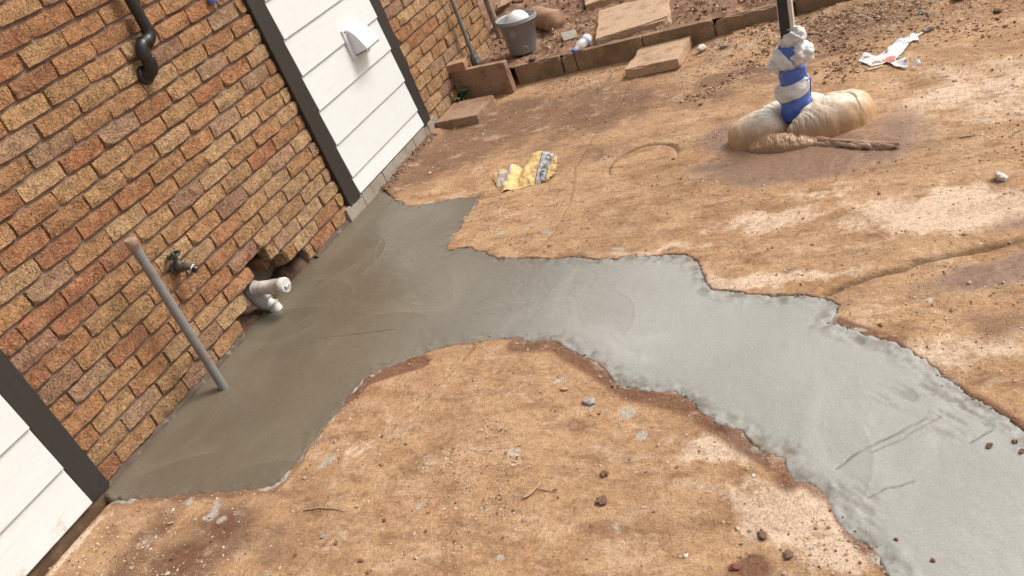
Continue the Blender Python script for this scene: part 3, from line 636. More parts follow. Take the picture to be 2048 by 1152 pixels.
for i in range(7): boxbm(VX+.022+i*.012, VX+.029+i*.012, 3.8795, 3.884, .776+i*.0021, .783+i*.0021, bm=bm)
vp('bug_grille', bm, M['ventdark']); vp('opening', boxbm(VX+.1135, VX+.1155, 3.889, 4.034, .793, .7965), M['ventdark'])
for (yy, zz) in ((3.868, .932), (4.052, .932)): vp('screw', lathe([(0, .004), (.004, .003), (.005, 0)], 10, None, axisM((VX+.018, yy, zz), (1, 0, 0))), M['rubber'])
bmobj('screw', lathe([(0, .004), (.003, .002), (.004, 0)], 8, None, axisM((.018, 4.03, .965), (1, 0, 0))), M['rubber'], wall)

# black waste pipe with elbows
PX_ = .055; y1 = U(262, 0, 0, PX_)[1]; 
c1 = PV(297, 62, 0, PX_); c2 = PV(300, 84, 0, PX_+.01); c3 = PV(278, 98, 0, PX_+.01); c4 = PV(290, 130, 0, PX_); c5 = PV(291, 150, 0, PX_)
yv = c1.y; dp = empty('waste_pipe', (0, yv, 1.3), label='black plastic waste pipe with elbows bending into the brick wall', cat='pipe')
def dpp(name, bm, sm_=True):
    o = bmobj(name, bm, M['blackpipe'], None, sm_); o.parent = dp; o.matrix_parent_inverse = Matrix.Translation(-Vector(dp.location)); return o
R0 = .026
zc = 1.445; yl = yv-.092
dpp('pipe', tubebm([(PX_, yv, TOPZ-.05), (PX_, yv, zc+.035)], R0, 20))
dpp('elbow', tubebm(arc((PX_, yv, zc+.05), (PX_, yv, zc), (PX_, yv-.052, zc-.004), 9), R0*1.2, 20))
dpp('collar', tubebm([(PX_, yv-.040, zc-.003), (PX_, yv-.052, zc-.004)], R0*1.34, 20))
dpp('coupler', tubebm([(PX_, yv-.045, zc-.004), (PX_, yl+.03, zc-.004)], R0*1.12, 20))
dpp('collar', tubebm([(PX_, yl+.036, zc-.004), (PX_, yl+.026, zc-.004)], R0*1.32, 20))
dpp('elbow', tubebm(arc((PX_, yl+.032, zc-.004), (PX_, yl-.006, zc-.006), (PX_, yl-.002, zc-.058), 9), R0*1.22, 20))
dpp('pipe', tubebm([(PX_, yl-.002, zc-.05), (PX_, yl+.004, zc-.085)], R0, 20))
dpp('elbow', tubebm(arc((PX_, yl+.004, zc-.07), (PX_-.003, yl+.006, zc-.128), (.012, yl-.012, zc-.128), 9), R0*1.25, 20))
dpp('wall_stub', tubebm([(.03, yl-.006, zc-.128), (-.02, yl-.016, zc-.128)], R0*1.05, 20))
dpp('wall_flange', lathe([(.0, .012), (.040, .010), (.044, .004), (.044, -.008)], 20, None, axisM((.010, yl-.014, zc-.128), (1, 0, 0))))

# blue scrap stuck to the bricks at the top of the frame
yb_, zb_ = W(424, -3, .02)
bm = bmesh.new(); bmesh.ops.create_icosphere(bm, subdivisions=3, radius=1)
for q in bm.verts: q.co = Vector((q.co.x*.012, q.co.y*.030, q.co.z*.028))*(1+.25*mnoise.noise(q.co*2.2))
bmobj('tape_scrap', bm, M['blue'], None, True, (.020, yb_, zb_), label='scrap of blue tape on the bricks at the top edge', cat='tape')

# garden tap
ty, tz = W(349, 537, 0.); tap = empty('garden_tap', (0, ty, tz), label='grimy brass garden tap with a dark green handwheel on the brick wall', cat='tap')
def tp(name, bm, mat, sm_=True): return bmobj(name, bm, mat, tap, sm_)
tp('flange', lathe([(0, .012), (.026, .012), (.030, .006), (.031, -.012)], 20, None, axisM((.008, 0, 0), (1, 0, 0))), M['brass'])
tp('body', tubebm([(0, 0, 0), (.02, 0, .0), (.035, 0, .003), (.05, 0, .004), (.064, 0, .002)], [.017, .018, .024, .026, .019], 16), M['brass'])
tp('spout', tubebm(arc((.05, 0, .0), (.082, .006, .004), (.108, .012, -.022), 8), [.019, .018, .017, .016, .0155, .015, .015, .0155], 16), M['brass'])
e0 = Vector((.108, .012, -.022)); dr = (e0-Vector((.082, .006, .004))).normalized()
tp('hose_thread', tubebm([e0-dr*.012, e0-dr*.002, e0+dr*.012], [.0175, .0185, .0175], 16), M['rubber'])
tp('tape_ring', tubebm([e0-dr*.015, e0-dr*.010], .0182, 16), M['white_ring'])
tp('bonnet', tubebm([(.042, 0, .012), (.042, 0, .030), (.043, 0, .034), (.044, 0, .052), (.045, 0, .066)], [.022, .021, .015, .012, .008], 14), M['brass'])
hw = tp('handwheel', tubebm([Vector((.046, 0, .070))+Vector((.031*math.cos(a), .031*math.sin(a), 0)) for a in [2*math.pi*i/28 for i in range(29)]], .0058, 8, False), M['greenwheel'])
for i in range(4):
    a = math.pi/4+i*math.pi/2; bmobj('spoke', tubebm([Vector((.046, 0, .072)), Vector((.046+.030*math.cos(a), .030*math.sin(a), .070))], [.006, .0045], 8), M['greenwheel'], hw, True)
bmobj('hub', lathe([(0, .082), (.007, .080), (.010, .070), (.008, .062)], 14, None, Matrix.Translation((.046, 0, 0))), M['greenwheel'], hw, True)

# grey standpipe set into the concrete
bp = Vector((*G(448, 776), 0)); tpz = .855; tq = PV(262, 487, 2, tpz)
sp = empty('standpipe', bp, label='tall grey capped plastic pipe standing up out of the wet concrete', cat='pipe')
tdir = (PV(259, 478, 1, bp.y+.012)-bp)
bmobj('pipe', tubebm([(0, 0, -.04), tdir*.5, tdir*.965], .0215, 20), M['greypipe'], sp, True)
bmobj('cap', tubebm([tdir*.94, tdir*.945, tdir*.955, tdir*.957, tdir*.995, tdir], [.0235, .0255, .0255, .0275, .0275, .0245], 20), M['tanpipe'], sp, True)

# capped PVC rodding eye in the hole
pc = PV(510, 577, 0, -.012); cap_x = .165
best = min([i*.005 for i in range(60)], key=lambda t: (np.linalg.norm(np.array(((Vector((t, pc.y, pc.z))-Vector(CAM)).dot(Vector(RT)), (Vector((t, pc.y, pc.z))-Vector(CAM)).dot(Vector(UP))))/((Vector((t, pc.y, pc.z))-Vector(CAM)).dot(Vector(FW)))*FPX-np.array((572-1024, 576-561)))))
cap_x = best
pv = empty('drain_pipe', (pc.x, pc.y, 0), label='white plastic drain elbow and capped stub sticking out of the hole in the wall', cat='pipe')
Zp = pc.z; LX = cap_x-pc.x
def pvp(name, bm, mat): return bmobj(name, bm, mat, pv, True)
pvp('stub', tubebm([(-.03, 0, Zp), (LX*.62, 0, Zp)], .036, 22), M['pvc'])
pvp('collar', tubebm([(-.004, 0, Zp), (.006, 0, Zp)], .0425, 22), M['pvcdirty'])
cp_ = pvp('screw_cap', tubebm([(LX*.55, 0, Zp), (LX*.58, 0, Zp), (LX*.84, 0, Zp), (LX*.85, 0, Zp), (LX*.97, 0, Zp), (LX, 0, Zp)], [.039, .0405, .0405, .044, .043, .036], 12), M['pvc'])
bmobj('grip', boxbm(LX, LX+.012, -.018, .018, Zp-.006, Zp+.006, .002), M['pvc'], cp_)
pvp('elbow', tubebm([(-.034, 0, Zp+.012), (-.028, 0, Zp-.02)]+arc((-.026, 0, Zp-.03), (-.015, 0, Zp-.085), (.028, .01, Zp-.105), 8), [.043, .044, .044, .044, .045, .045, .046, .046, .045, .043], 22), M['pvcdirty'])
pvp('lower_pipe', tubebm([(.012, .006, Zp-.098), (.042, .012, Zp-.125), (.058, .015, Zp-.20)], .034, 22), M['pvc'])
pvp('pipe_ring', tubebm([(.036, .011, Zp-.116), (.042, .012, Zp-.126)], .038, 22), M['pvcdirty'])

# conduit and pipe at the far end of the wall
cb = Vector((.062, U(948, 116, 0, .062)[1], 0)); cz_ = bed_z(np.array([cb.x]), np.array([cb.y]))[0]
cn = empty('conduit', (cb.x, cb.y, .12), label='thin grey conduit rising beside the bricks from a wrapped coupling', cat='pipe')
bmobj('pipe', tubebm([(0, 0, .0), (0, .006, 1.2), (0, .01, 2.3)], .0165, 16), M['greypipe'], cn, True)
bmobj('coupling', tubebm([(0, 0, .0), (0, 0, .05), (0, 0, .085), (0, 0, .10), (0, 0, .115)], [.034, .036, .036, .024, .021], 16), simple('dark_grey_coupling', (.105, .105, .105), .5, .2, 25, .3), cn, True)
bmobj('foil_wrap', tubebm([(.016, .004, .0), (.022, .002, .05), (.016, .004, .10)], [.026, .028, .018], 9, True, None, .6), simple('crumpled_foil', (.34, .31, .28), .35, .4, 30, .6, .004, metallic=.4), cn)
tpn = empty('vent_stack', (.055, YEND+.04, .12), label='dusty tan pipe standing at the far corner of the brick wall', cat='pipe')
bmobj('pipe', tubebm([(0, 0, -.02), (0, .01, 2.3)], .027, 18), M['tanpipe'], tpn, True)
bmobj('joint_ring', tubebm([(0, 0, .165), (0, 0, .175)], .029, 18), M['pvcdirty'], tpn, True)

# ------------------------------------------------------------------ kerb and slabs
kerb = empty('garden_kerb', (.44, KA(.44), 0), label='low row of weathered concrete kerb blocks holding back the red soil', cat='kerb')
jo = [.458, .815, .925, 1.415, 1.895, 2.395, 2.89, 3.39, 3.89, 4.4]; ka = math.atan(.035)
for i, (a, b) in enumerate(zip(jo[:-1], jo[1:])):
    bm = roughbox(b-a-.006, .058, .245, .006, 5, .0025, 16, 60+i, .05)
    xm = (a+b)/2; o = bmobj('kerb_block', bm, M['kerb'], None, False, (xm, KA(xm)+.03+rnd.uniform(-.004, .004), -.105+rnd.uniform(-.004, .004)), (rnd.uniform(-.02, .01), 0, ka+rnd.uniform(-.006, .006)))
    o.parent = kerb; o.matrix_parent_inverse = Matrix.Translation(-Vector(kerb.location))
def slab(name, c, dims, rz, mat, seed, label, cat='slab', rx=0., ry=0., chips=.06, z=None):
    bm = roughbox(*dims, .007, 9, .0035, 14, seed, chips*1.2)
    return bmobj(name, bm, mat, None, False, (c[0], c[1], z if z is not None else gz(c[0], c[1])-.008), (rx, ry, rz), label=label, cat=cat)
# slab standing on edge against the wall
s0 = np.array([-.0, 4.885]); s1 = np.array([.455, 4.855]); mid = (s0+s1)/2
slab('standing_slab', (.237, 4.872), (.46, .052, .245), math.atan2(s1[1]-s0[1], s1[0]-s0[0]), M['paver'], 71, 'brown concrete slab standing on edge between the brick wall and the kerb', rx=-.04, z=-.015)
slab('loose_brick', (.062, 4.905), (.15, .085, .062), .12, M['clay'], 72, 'dusty half brick lying on top of the standing slab by the wall', 'brick', rx=-.0, z=.228)
slab('step_paver', (.205, 4.555), (.345, .33, .066), -.02, M['paver'], 73, 'square paver lying flat in front of the standing slab by the wall', 'paver', z=-.004)
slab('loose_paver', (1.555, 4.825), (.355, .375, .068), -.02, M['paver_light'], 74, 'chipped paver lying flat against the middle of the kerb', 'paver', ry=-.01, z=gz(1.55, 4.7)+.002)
# large slab and a second one in the bed
bs = [Vector(U(u, v, 2, .19)) for u, v in ((1194, 15), (1210, 72), (1355, 27), (1338, -30))]
e1 = bs[2]-bs[1]; c_ = (bs[0]+bs[2])/2
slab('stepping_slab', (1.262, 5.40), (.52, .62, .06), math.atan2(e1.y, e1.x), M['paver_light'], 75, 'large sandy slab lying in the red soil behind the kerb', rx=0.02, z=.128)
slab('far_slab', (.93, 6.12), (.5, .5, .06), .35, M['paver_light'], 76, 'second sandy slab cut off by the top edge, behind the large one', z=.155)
slab('tile_shard', (.80, 5.29), (.11, .12, .018), .5, M['plinth'], 77, 'broken grey tile lying on the soil behind the bottle', 'tile', rx=.25, ry=.1, z=bzz(.80, 5.29)+.01)

# bucket
bk = Vector((.43, 5.265, .138)); bucket = empty('bucket', bk, label='grey plastic bucket tilted on the soil behind the kerb', cat='bucket'); bucket.rotation_euler = (-.03, .085, .2)
bucket.scale = (.92, .92, .92); hB = .285; prof = [(0, .0), (.098, .0), (.104, .004), (.110, .02), (.150, hB-.035), (.158, hB-.033), (.164, hB-.030), (.166, hB-.004), (.163, hB), (.156, hB), (.152, hB-.02), (.106, .022), (0, .018)]
bmobj('body', lathe(prof, 48), M['bucket'], bucket, True)
bmobj('rim_band', lathe([(.1595, hB-.034), (.1665, hB-.033), (.1675, hB-.018), (.1605, hB-.017)], 48), M['bucket'], bucket, True)
av = math.atan2(CAM[1]-bk.y, CAM[0]-bk.x)-.2
def on_bucket(a, zz, out=0.): r_ = .110+(zz-.02)*(.150-.110)/(hB-.055)+out; return Vector((r_*math.cos(a), r_*math.sin(a), zz))
bmobj('grip_recess', tubebm([on_bucket(av+.02+.27*math.sin(t), .035+.035*max(0, math.cos(t)), .001) for t in [-1.5+3*i/14 for i in range(15)]], .0045, 8), M['bucket'], bucket, True)
p0 = on_bucket(av-.42, .185, -.0015); nr = Vector((p0.x, p0.y, -.03)).normalized()
bmobj('round_badge', lathe([(0, .003), (.028, .003), (.032, 0)], 24, None, axisM(p0, nr)), M['bucket'], bucket, False)
for s_a in (1, -1):
    bmobj('handle_lug', lathe([(0, .012), (.012, .012), (.014, 0)], 14, None, axisM(on_bucket(av+s_a*1.45, hB-.03, .004), (math.cos(av+s_a*1.45), math.sin(av+s_a*1.45), 0))), M['bucket'], bucket, True)
bm = bmesh.new(); bmesh.ops.create_uvsphere(bm, u_segments=28, v_segments=16, radius=.088)
for q in bm.verts: q.co.z *= 1.1; q.co *= 1+.03*mnoise.noise(q.co*18)
bc = bucket.matrix_basis
bpos = Matrix.LocRotScale(bk, bucket.rotation_euler, Vector((.92, .92, .92))) @ Vector((.01, .035, hB-.066))
bmobj('foam_dome', bm, M['foam'], None, True, bpos, label='round white foam lump sitting in the grey bucket', cat='foam')
# clay pipe and rubble behind the bucket
def lump(name, p, size, mat, seed, label=None, cat=None, group=None, squash=(1, 1, .7), rz=None, sub=2, kind=None, sink=.32):
    bm = bmesh.new(); R_ = random.Random(seed); crumb = mat is M['clod']
    for i in range(6 if crumb else 1):
        st = {q for q in bm.verts}; bmesh.ops.create_icosphere(bm, subdivisions=sub if not crumb else 1, radius=1); o_ = Vector((seed*3.7+i*5, seed*1.3, i*2.))
        off = Vector((R_.uniform(-.75, .75), R_.uniform(-.6, .6), R_.uniform(-.15, .25))) if crumb and i else Vector(); k_ = size*(R_.uniform(.35, .7) if crumb and i else (.8 if crumb else 1))
        for q in bm.verts:
            if q in st: continue
            n_ = 1+.5*mnoise.noise(q.co*1.5+o_)+.3*mnoise.noise(q.co*3.4+o_); q.co = Vector((q.co.x*squash[0], q.co.y*squash[1], q.co.z*squash[2]))*n_*k_+off*size
    zmin = min(q.co.z for q in bm.verts)
    return bmobj(name, bm, mat, None, False, (p[0], p[1], p[2]-zmin*(1-sink)), (0, 0, rz if rz is not None else seed*1.9), label=label, cat=cat, group=group, kind=kind)
cp0 = Vector((.545, 5.62, bzz(.545, 5.62)+.045)); cpd = Vector((.72, -.62, -.05)).normalized()
bm = tubebm([cp0-cpd*.24, cp0-cpd*.1, cp0, cp0+cpd*.07, cp0+cpd*.085, cp0+cpd*.083, cp0+cpd*.0, cp0-cpd*.1], [.082, .083, .084, .086, .080, .062, .06, .0], 22, True, None, .16, 2)
bmobj('clay_pipe', bm, M['clay'], None, True, label='short piece of dusty clay pipe lying behind the bucket', cat='pipe')
def S(name, u, v, size, mat, seed, label, cat='stone', sq=(1, .85, .55), z=None, surf='g', **k):
    if surf == 'g': a, b = G(u, v, 0.); zz = gz(a, b)
    elif surf == 'c': a, b = G(u, v, 0.); zz = .001
    else: a, b = G(u, v, .15); zz = bzz(a, b)
    return lump(name, (a, b, zz), size, mat, seed, label, cat, squash=sq, **k)
S('rubble_lump', 1000, 60, .055, M['whitestone'], 3, 'pale lump of rubble between the corner pipe and the bucket', 'rubble', surf='b')
S('rubble_lump', 1012, 22, .075, M['clay'], 4, 'reddish broken chunk above the bucket rim at the top edge', 'rubble', surf='b', sq=(1.4, .8, .6))
S('rubble_lump', 1040, 10, .06, M['clay'], 5, 'tan broken chunk behind the white foam, touching the top edge', 'rubble', surf='b')
S('soil_clod', 1065, 118, .035, M['clod'], 6, 'large reddish clod on the soil just in front of the bucket', 'clod', surf='b', sq=(1.6, 1, .6))
S('soil_clod', 1010, 92, .045, M['clod'], 8, 'dark clod of soil between conduit and bucket', 'clod', surf='b', sq=(1.4, 1, .5))
# bottle
btp = Vector(U(1147, 102, 2, .165)); btq = Vector(U(1171, 76, 2, .185)); ax = (btq-btp); ax.normalize(); ax = Vector((ax.x+.12, ax.y, .10)).normalized()
bt0 = Vector((btp.x, btp.y+.0, .163)); bot = empty('plastic_bottle', bt0, label='clear plastic bottle with blue cap and band lying on the soil by the kerb', cat='bottle')
s = NT('clear_bottle_plastic'); M['bottle'] = s.fin(s.mix(s.noise(12), (.86, .85, .82), (.74, .69, .62)), .18, s.bump(s.noise(30), .4, .004), .5, Transmission_Weight=.45, Alpha=1.0)
def bo(name, prof, mat): return bmobj(name, lathe(prof, 24, None, axisM((0, 0, 0), ax)), mat, bot, True)
bo('body', [(0, .008), (.013, .010), (.014, .03), (.022, .045), (.034, .065), (.0355, .10), (.033, .108), (.0355, .115), (.0355, .165), (.031, .178), (0, .176)], M['bottle'])
bo('cap', [(0, -.006), (.0155, -.005), (.0165, 0), (.0165, .014), (.0, .015)], M['blue']); bo('label_band', [(.0358, .118), (.0366, .118), (.0366, .132), (.0358, .132)], simple('pale_blue_band', (.25, .36, .62), .4))
bo('label_sleeve', [(.0358, .133), (.0364, .133), (.0364, .158), (.0358, .158)], simple('pale_label', (.70, .70, .72), .5, .1, 60, 0))

# ------------------------------------------------------------------ height-field things (bags and papers)
def hf(name, x0, x1, y0, y1, st, fn, mat, parent=None, thick=.0015, under=False, **k):
    gx = np.arange(x0, x1, st); gy = np.arange(y0, y1, st); A, B = np.meshgrid(gx, gy); a = A.ravel(); b = B.ravel()
    zz, ok, at = fn(a, b); Fq = gridfaces(len(gx), len(gy)); Fq = Fq[ok[Fq].all(1)]
    us = np.unique(Fq); mp = np.full(len(a), -1); mp[us] = np.arange(len(us))
    o = npmesh(name, np.c_[a, b, zz][us], mp[Fq], mat, True, {q: d[us] for q, d in (at or {}).items()}, parent, **k)
    if thick:
        md = o.modifiers.new('thickness', 'SOLIDIFY'); md.thickness = thick; md.offset = -1
    return o
# sand-filled bag
LOB = [(2.385, 3.50, .145, .115, .30, .125), (2.715, 3.495, .215, .105, .42, .158), (2.57, 3.62, .17, .095, .05, .135), (2.50, 3.365, .165, .062, -.10, .058), (2.83, 3.565, .085, .080, .5, .130), (2.31, 3.47, .085, .085, .2, .100), (2.44, 3.58, .11, .08, .2, .120)]
def lobes(a, b):
    zz = np.full(a.shape, -.05)
    for cx_, cy_, rx, ry, th, h in LOB:
        dx = a-cx_; dy = b-cy_; p = (dx*math.cos(th)+dy*math.sin(th))/rx; q_ = (-dx*math.sin(th)+dy*math.cos(th))/ry
        e = 1-p*p-q_*q_; hh = np.where(e > 0, h*np.maximum(e, 0)**.42, np.maximum(e*.22, -.05))
        k_ = .004; d_ = (hh-zz)/k_; zz = np.maximum(hh, zz)+k_*.25*np.maximum(0, 1-np.abs(d_))**2
    return zz
def bagf(a, b):
    wx = a+.012*fbm(a, b, 9, 3, 201); wy = b+.012*fbm(a, b, 9, 3, 202); h = lobes(wx, wy)
    rho = np.hypot(a-2.535, b-3.50); th = np.arctan2(b-3.50, a-2.535)
    n1_ = fbm(np.cos(th)*3.2+rho*1.5, np.sin(th)*3.2, 1.6, 3, 211); n2_ = fbm(np.cos(th)*6+rho*3, np.sin(th)*6, 1.6, 2, 212); n3_ = fbm(wx*.75+wy*.5, wy*1.1-wx*.3, 7, 3, 213)
    cr_ = -.009*np.exp(-np.abs(n1_)/.07)*sm(.30, .05, rho)-.003*np.exp(-np.abs(n2_)/.12)*sm(.3, .08, rho)-.015*np.exp(-np.abs(n3_)/.045)+.016*n3_+.003*fbm(a, b, 40, 2, 214)-.010*np.exp(-np.abs(fbm(a*1.3, b*.7, 26, 3, 215))/.10)*sm(3.43, 3.38, b)
    knot = -.03*np.exp(-(rho/.06)**2)
    h = h + sm(.004, .06, h)*(cr_+.007+knot)
    return h-.004, h > -.03, None
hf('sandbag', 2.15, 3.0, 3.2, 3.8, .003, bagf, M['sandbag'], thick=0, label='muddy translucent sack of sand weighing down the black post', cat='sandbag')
TL = GP([(1618, 280), (1650, 287), (1690, 290), (1735, 294), (1775, 295), (1799, 296)])
def tailf(a, b):
    d_ = dseg(a, b, TL); dx, dy = TL[-1][0]-TL[0][0], TL[-1][1]-TL[0][1]; ln = math.hypot(dx, dy); al = ((a-TL[0][0])*dx+(b-TL[0][1])*dy)/ln; ac = ((b-TL[0][1])*dx-(a-TL[0][0])*dy)/ln
    wd_ = .046-.022*sm(.0, .18, al)+.006*fbm(al, ac*0, 14, 3, 222)-.016*sm(ln-.03, ln+.01, al); e = 1-(d_/wd_)**2
    f1 = fbm(al, ac*7, 9, 3, 223); zz = .030*np.maximum(e, 0)**.5-.012*np.exp(-np.abs(f1)/.10)-.006*np.exp(-np.abs(fbm(al, ac*9, 17, 2, 224))/.12)
    t = np.tile(np.array([.31, .195, .125]), (len(a), 1))*(1+1.0*sm(-.1, .5, f1))[:, None]
    return np.where(e > 0, np.maximum(zz, .001), 0)-.002, e > -.02, dict(tint=t.clip(0, 1))
ta = np.array(TL); hf('twisted_sack_end', ta[:, 0].min()-.06, ta[:, 0].max()+.06, ta[:, 1].min()-.06, ta[:, 1].max()+.06, .003, tailf, attrmat('brown_plastic_wrap', .4, .3, .003, 40), thick=0, label='twisted brown end of plastic sheet trailing from the sandbag', cat='plastic sheet')
# post with wraps
pb = Vector((*G(1590, 215, .10), 0)); pt = empty('wrapped_post', pb,  label='black post standing in the sandbag, bound with blue tape and plastic film', cat='post')
pt.rotation_euler = (0, .07, 0)
def zat(v_, u_): 
    d = FW+RT*(u_-1024)/FPX-UP*(v_-576)/FPX; t = (pb.y-CAM[1])/d[1]; return float((CAM+t*d)[2])
zz_ = {v_: zat(v_, 1590-(215-v_)*.125) for v_ in (0, 40, 65, 92, 112, 135, 160, 172, 188, 200, 230)}
PO = bmobj('post', boxbm(-.030, .014, -.018, .018, .06, 2.2, .002), M['postblack'], pt)
bmobj('painted_edge', boxbm(.0145, .032, -.0185, .018, .30, 2.2, .001), M['postcream'], pt); bmobj('painted_edge', boxbm(-.0335, -.0305, -.0185, .018, .30, 2.2, .0005), M['postcream'], pt)
def wrap(name, z0, z1, r0, mat, amp=.1, seed=0, sx=1., sy=.85, off=(0, 0), tilt=0., n=20, pleat=.0):
    bm = bmesh.new(); seg = 36; rings = []
    for j in range(n+1):
        t = j/n; zz = z0+(z1-z0)*t; ring = []
        for k in range(seg):
            a = 2*math.pi*k/seg; d = Vector((math.cos(a), math.sin(a), 0)); bul = (1-pleat)+pleat*math.sin(math.pi*t)
            nn = mnoise.noise(Vector((d.x*1.4+seed, d.y*1.4, zz*26)))*amp+mnoise.noise(Vector((d.x*4+seed, d.y*4, zz*70)))*amp*.4+amp*.25*math.sin(a*7+zz*90+seed)
            rr = r0*bul*(1+nn); ring.append(bm.verts.new(Vector((off[0]+d.x*rr*sx, off[1]+d.y*rr*sy, zz+tilt*d.x))))
        rings.append(ring)
    for a, b in zip(rings[:-1], rings[1:]):
        for k in range(seg): bm.faces.new((a[k], a[(k+1) % seg], b[(k+1) % seg], b[k]))
    bm.faces.new(rings[0][::-1]); bm.faces.new(rings[-1])
    return bmobj(name, bm, mat, pt, True)
wrap('blue_tape', .055, zz_[172], .069, M['blue'], .10, 1, 1, .9, tilt=.25*.04)
wrap('plastic_film', zz_[188]-.005, zz_[160], .079, M['film'], .16, 2, 1.05, .95, (-.006, 0), .02, pleat=.12)
wrap('blue_tape', zz_[172]+.005, zz_[130] if 130 in zz_ else zz_[135], .064, M['blue'], .09, 3, 1, .9)
wrap('plastic_film', zz_[135]-.01, zz_[92]-.012, .058, M['film'], .25, 4, 1.1, .9, (-.026, -.004), -.01, pleat=.45)
def puff(name, c, r_, seed, mat=None):
    bm = bmesh.new(); bmesh.ops.create_icosphere(bm, subdivisions=4, radius=1)
    for q in bm.verts:
        d = q.co.copy(); n_ = 1+.35*mnoise.noise(d*1.6+Vector((seed, 0, 0)))+.16*mnoise.noise(d*5+Vector((seed, 3, 0)))+.07*math.sin(d.z*9+d.x*7+seed)
        q.co = Vector((d.x*r_[0], d.y*r_[1], d.z*r_[2]))*n_+Vector(c)
    return bmobj(name, bm, mat or M['film'], pt, True)
puff('film_puff', (.046, -.01, zz_[112]+.014), (.056, .046, .058), 1.)
puff('film_puff', (-.070, -.010, zz_[135]+.022), (.040, .036, .036), 2.)
wrap('blue_tape', zz_[112]-.015, zz_[92]+.004, .050, M['blue'], .10, 5, 1, .9)
wrap('plastic_film', zz_[92]-.004, zz_[65]+.004, .050, M['film'], .20, 6, 1.0, .85, (.006, 0), .012, pleat=.35)
puff('film_puff', (.034, -.004, zz_[65]-.020), (.042, .036, .042), 5.)
bmobj('film_loop', tubebm([Vector((.02+.032*math.sin(t*1.2), -.02, zz_[65]+.045-.04*t/3-.014*math.cos(t))) for t in [i*.35 for i in range(10)]], .0022, 6), M['film'], pt, True)
bmobj('tape_end', tubebm([(.062, -.028, zz_[160]), (.080, -.026, zz_[160]+.012), (.078, -.025, zz_[172]+.005), (.072, -.02, zz_[200]+.02)], [.004, .005, .004, .002], 6), M['blue'], pt, True)

# torn cement sack
SK = [(984.5, 355, .01), (991, 347, .025), (1005, 340, .03), (1016, 340, .03), (1027, 333, .03), (1039, 331, .03), (1048.5, 334, .03), (1056, 318, .045), (1064, 308, .055), (1079, 301, .06), (1089, 302, .06), (1111, 306, .055), (1116, 316, .05), (1112, 334, .035),
      (1107, 345, .022), (1104, 353, .012), (1098, 362, .004), (1072, 368, .003), (1033, 379, .002), (1016, 381, .002), (1004, 387, .002), (995, 377, .003), (988, 363, .005)]
SKP = [G(u, v, zz) for u, v, zz in SK]; SKZ = np.array([q[2] for q in SK]); skc = np.array(SKP)
e0_ = np.array(G(1016, 381, .0)); e1_ = np.array(G(1098, 362, .0)); lx = (e1_-e0_)/np.linalg.norm(e1_-e0_); ly = np.array([-lx[1], lx[0]])
b0_ = np.array(G(1072, 367, .0)); b1_ = np.array(G(1089, 302, .06)); f0_ = np.array(G(1091, 364, .0)); f1_ = np.array(G(1111, 306, .055))
def side(a, b, p, q_): return ((q_[0]-p[0])*(b-p[1])-(q_[1]-p[1])*(a-p[0]))/np.hypot(*(q_-p))
def sackz(a, b):
    """height of the sack: interpolated from its edge, puffed and creased"""
    wsum = 0; zs_ = 0
    for (px_, py_), zq in zip(SKP, SKZ):
        w_ = 1/((a-px_)**2+(b-py_)**2+1e-5)**1.5; wsum = wsum+w_; zs_ = zs_+w_*zq
    d_ = -sdf(a, b, SKP); sd_ = side(a, b, b0_, b1_)
    base = zs_/wsum; puff_ = .022*(1-np.exp(-np.maximum(d_, 0)/.03))
    cre = .016*np.abs(fbm(a*1.2, b*.8, 17, 3, 301))+.006*fbm(a, b, 40, 2, 302)
    fold = -.020*np.exp(-((sd_-.125)/.022)**2)+.014*np.exp(-((sd_-.175)/.02)**2)
    return np.maximum(base+puff_+cre+fold-.006, .003)+gz(1.05, 3.5)
def sackf(a, b):
    d_ = sdf(a, b, SKP)+.004*fbm(a, b, 40, 2, 303); sd_ = side(a, b, b0_, b1_); sf = side(a, b, f0_, f1_)
    zz = sackz(a, b)
    yel = np.array([.64, .44, .19]); t = np.tile(yel, (len(a), 1))*(1+.18*fbm(a, b, 12, 4, 304))[:, None]
    wh = sm(.16, .19, sd_+.03*fbm(a, b, 10, 3, 305))*sm(.0, .02, -d_-.012+.03*fbm(a, b, 14, 2, 306)); t = t*(1-wh[:, None])+wh[:, None]*np.array([.56, .47, .42])
    crm = sm(.08, .10, sd_)*sm(.17, .15, sd_)*sm(.0, .3, fbm(a, b, 16, 3, 307)); t = t*(1-.5*crm[:, None])+.5*crm[:, None]*np.array([.55, .40, .20])
    band = (sd_ < 0) & (sf > 0); t[band] = np.array([.40, .405, .41]); ln = (np.abs(sd_) < .0035) | (np.abs(sf) < .003); t[ln] = np.array([.08, .08, .085])
    fr = sf < -.003; t[fr] = np.array([.60, .42, .18]); pl = fr & (np.sin((a*lx[1]+b*ly[1])*520) > .75); t[pl] = np.array([.2, .12, .05])
    lines = band & (np.abs(sd_+.012) < .003) & (fbm(a, b, 260, 1, 308) > .0); t[lines] = np.array([.14, .14, .15])
    lines = band & (np.abs(sf-.010) < .003) & (fbm(a, b, 240, 1, 309) > .0); t[lines] = np.array([.16, .16, .17])
    pr = wh > .6; l2 = pr & (np.abs(np.sin(sd_*120)) < .10) & (fbm(a, b, 30, 2, 311) > -.1); t[l2] = np.array([.12, .10, .09])
    return zz, d_ < 0, dict(tint=t.clip(0, 1))
mn = skc.min(0)-.02; mx = skc.max(0)+.02
sack = hf('cement_sack', mn[0], mx[0], mn[1], mx[1], .003, sackf, M['sack'], label='crumpled torn yellow paper sack with a grey printed band on the dirt', cat='sack')
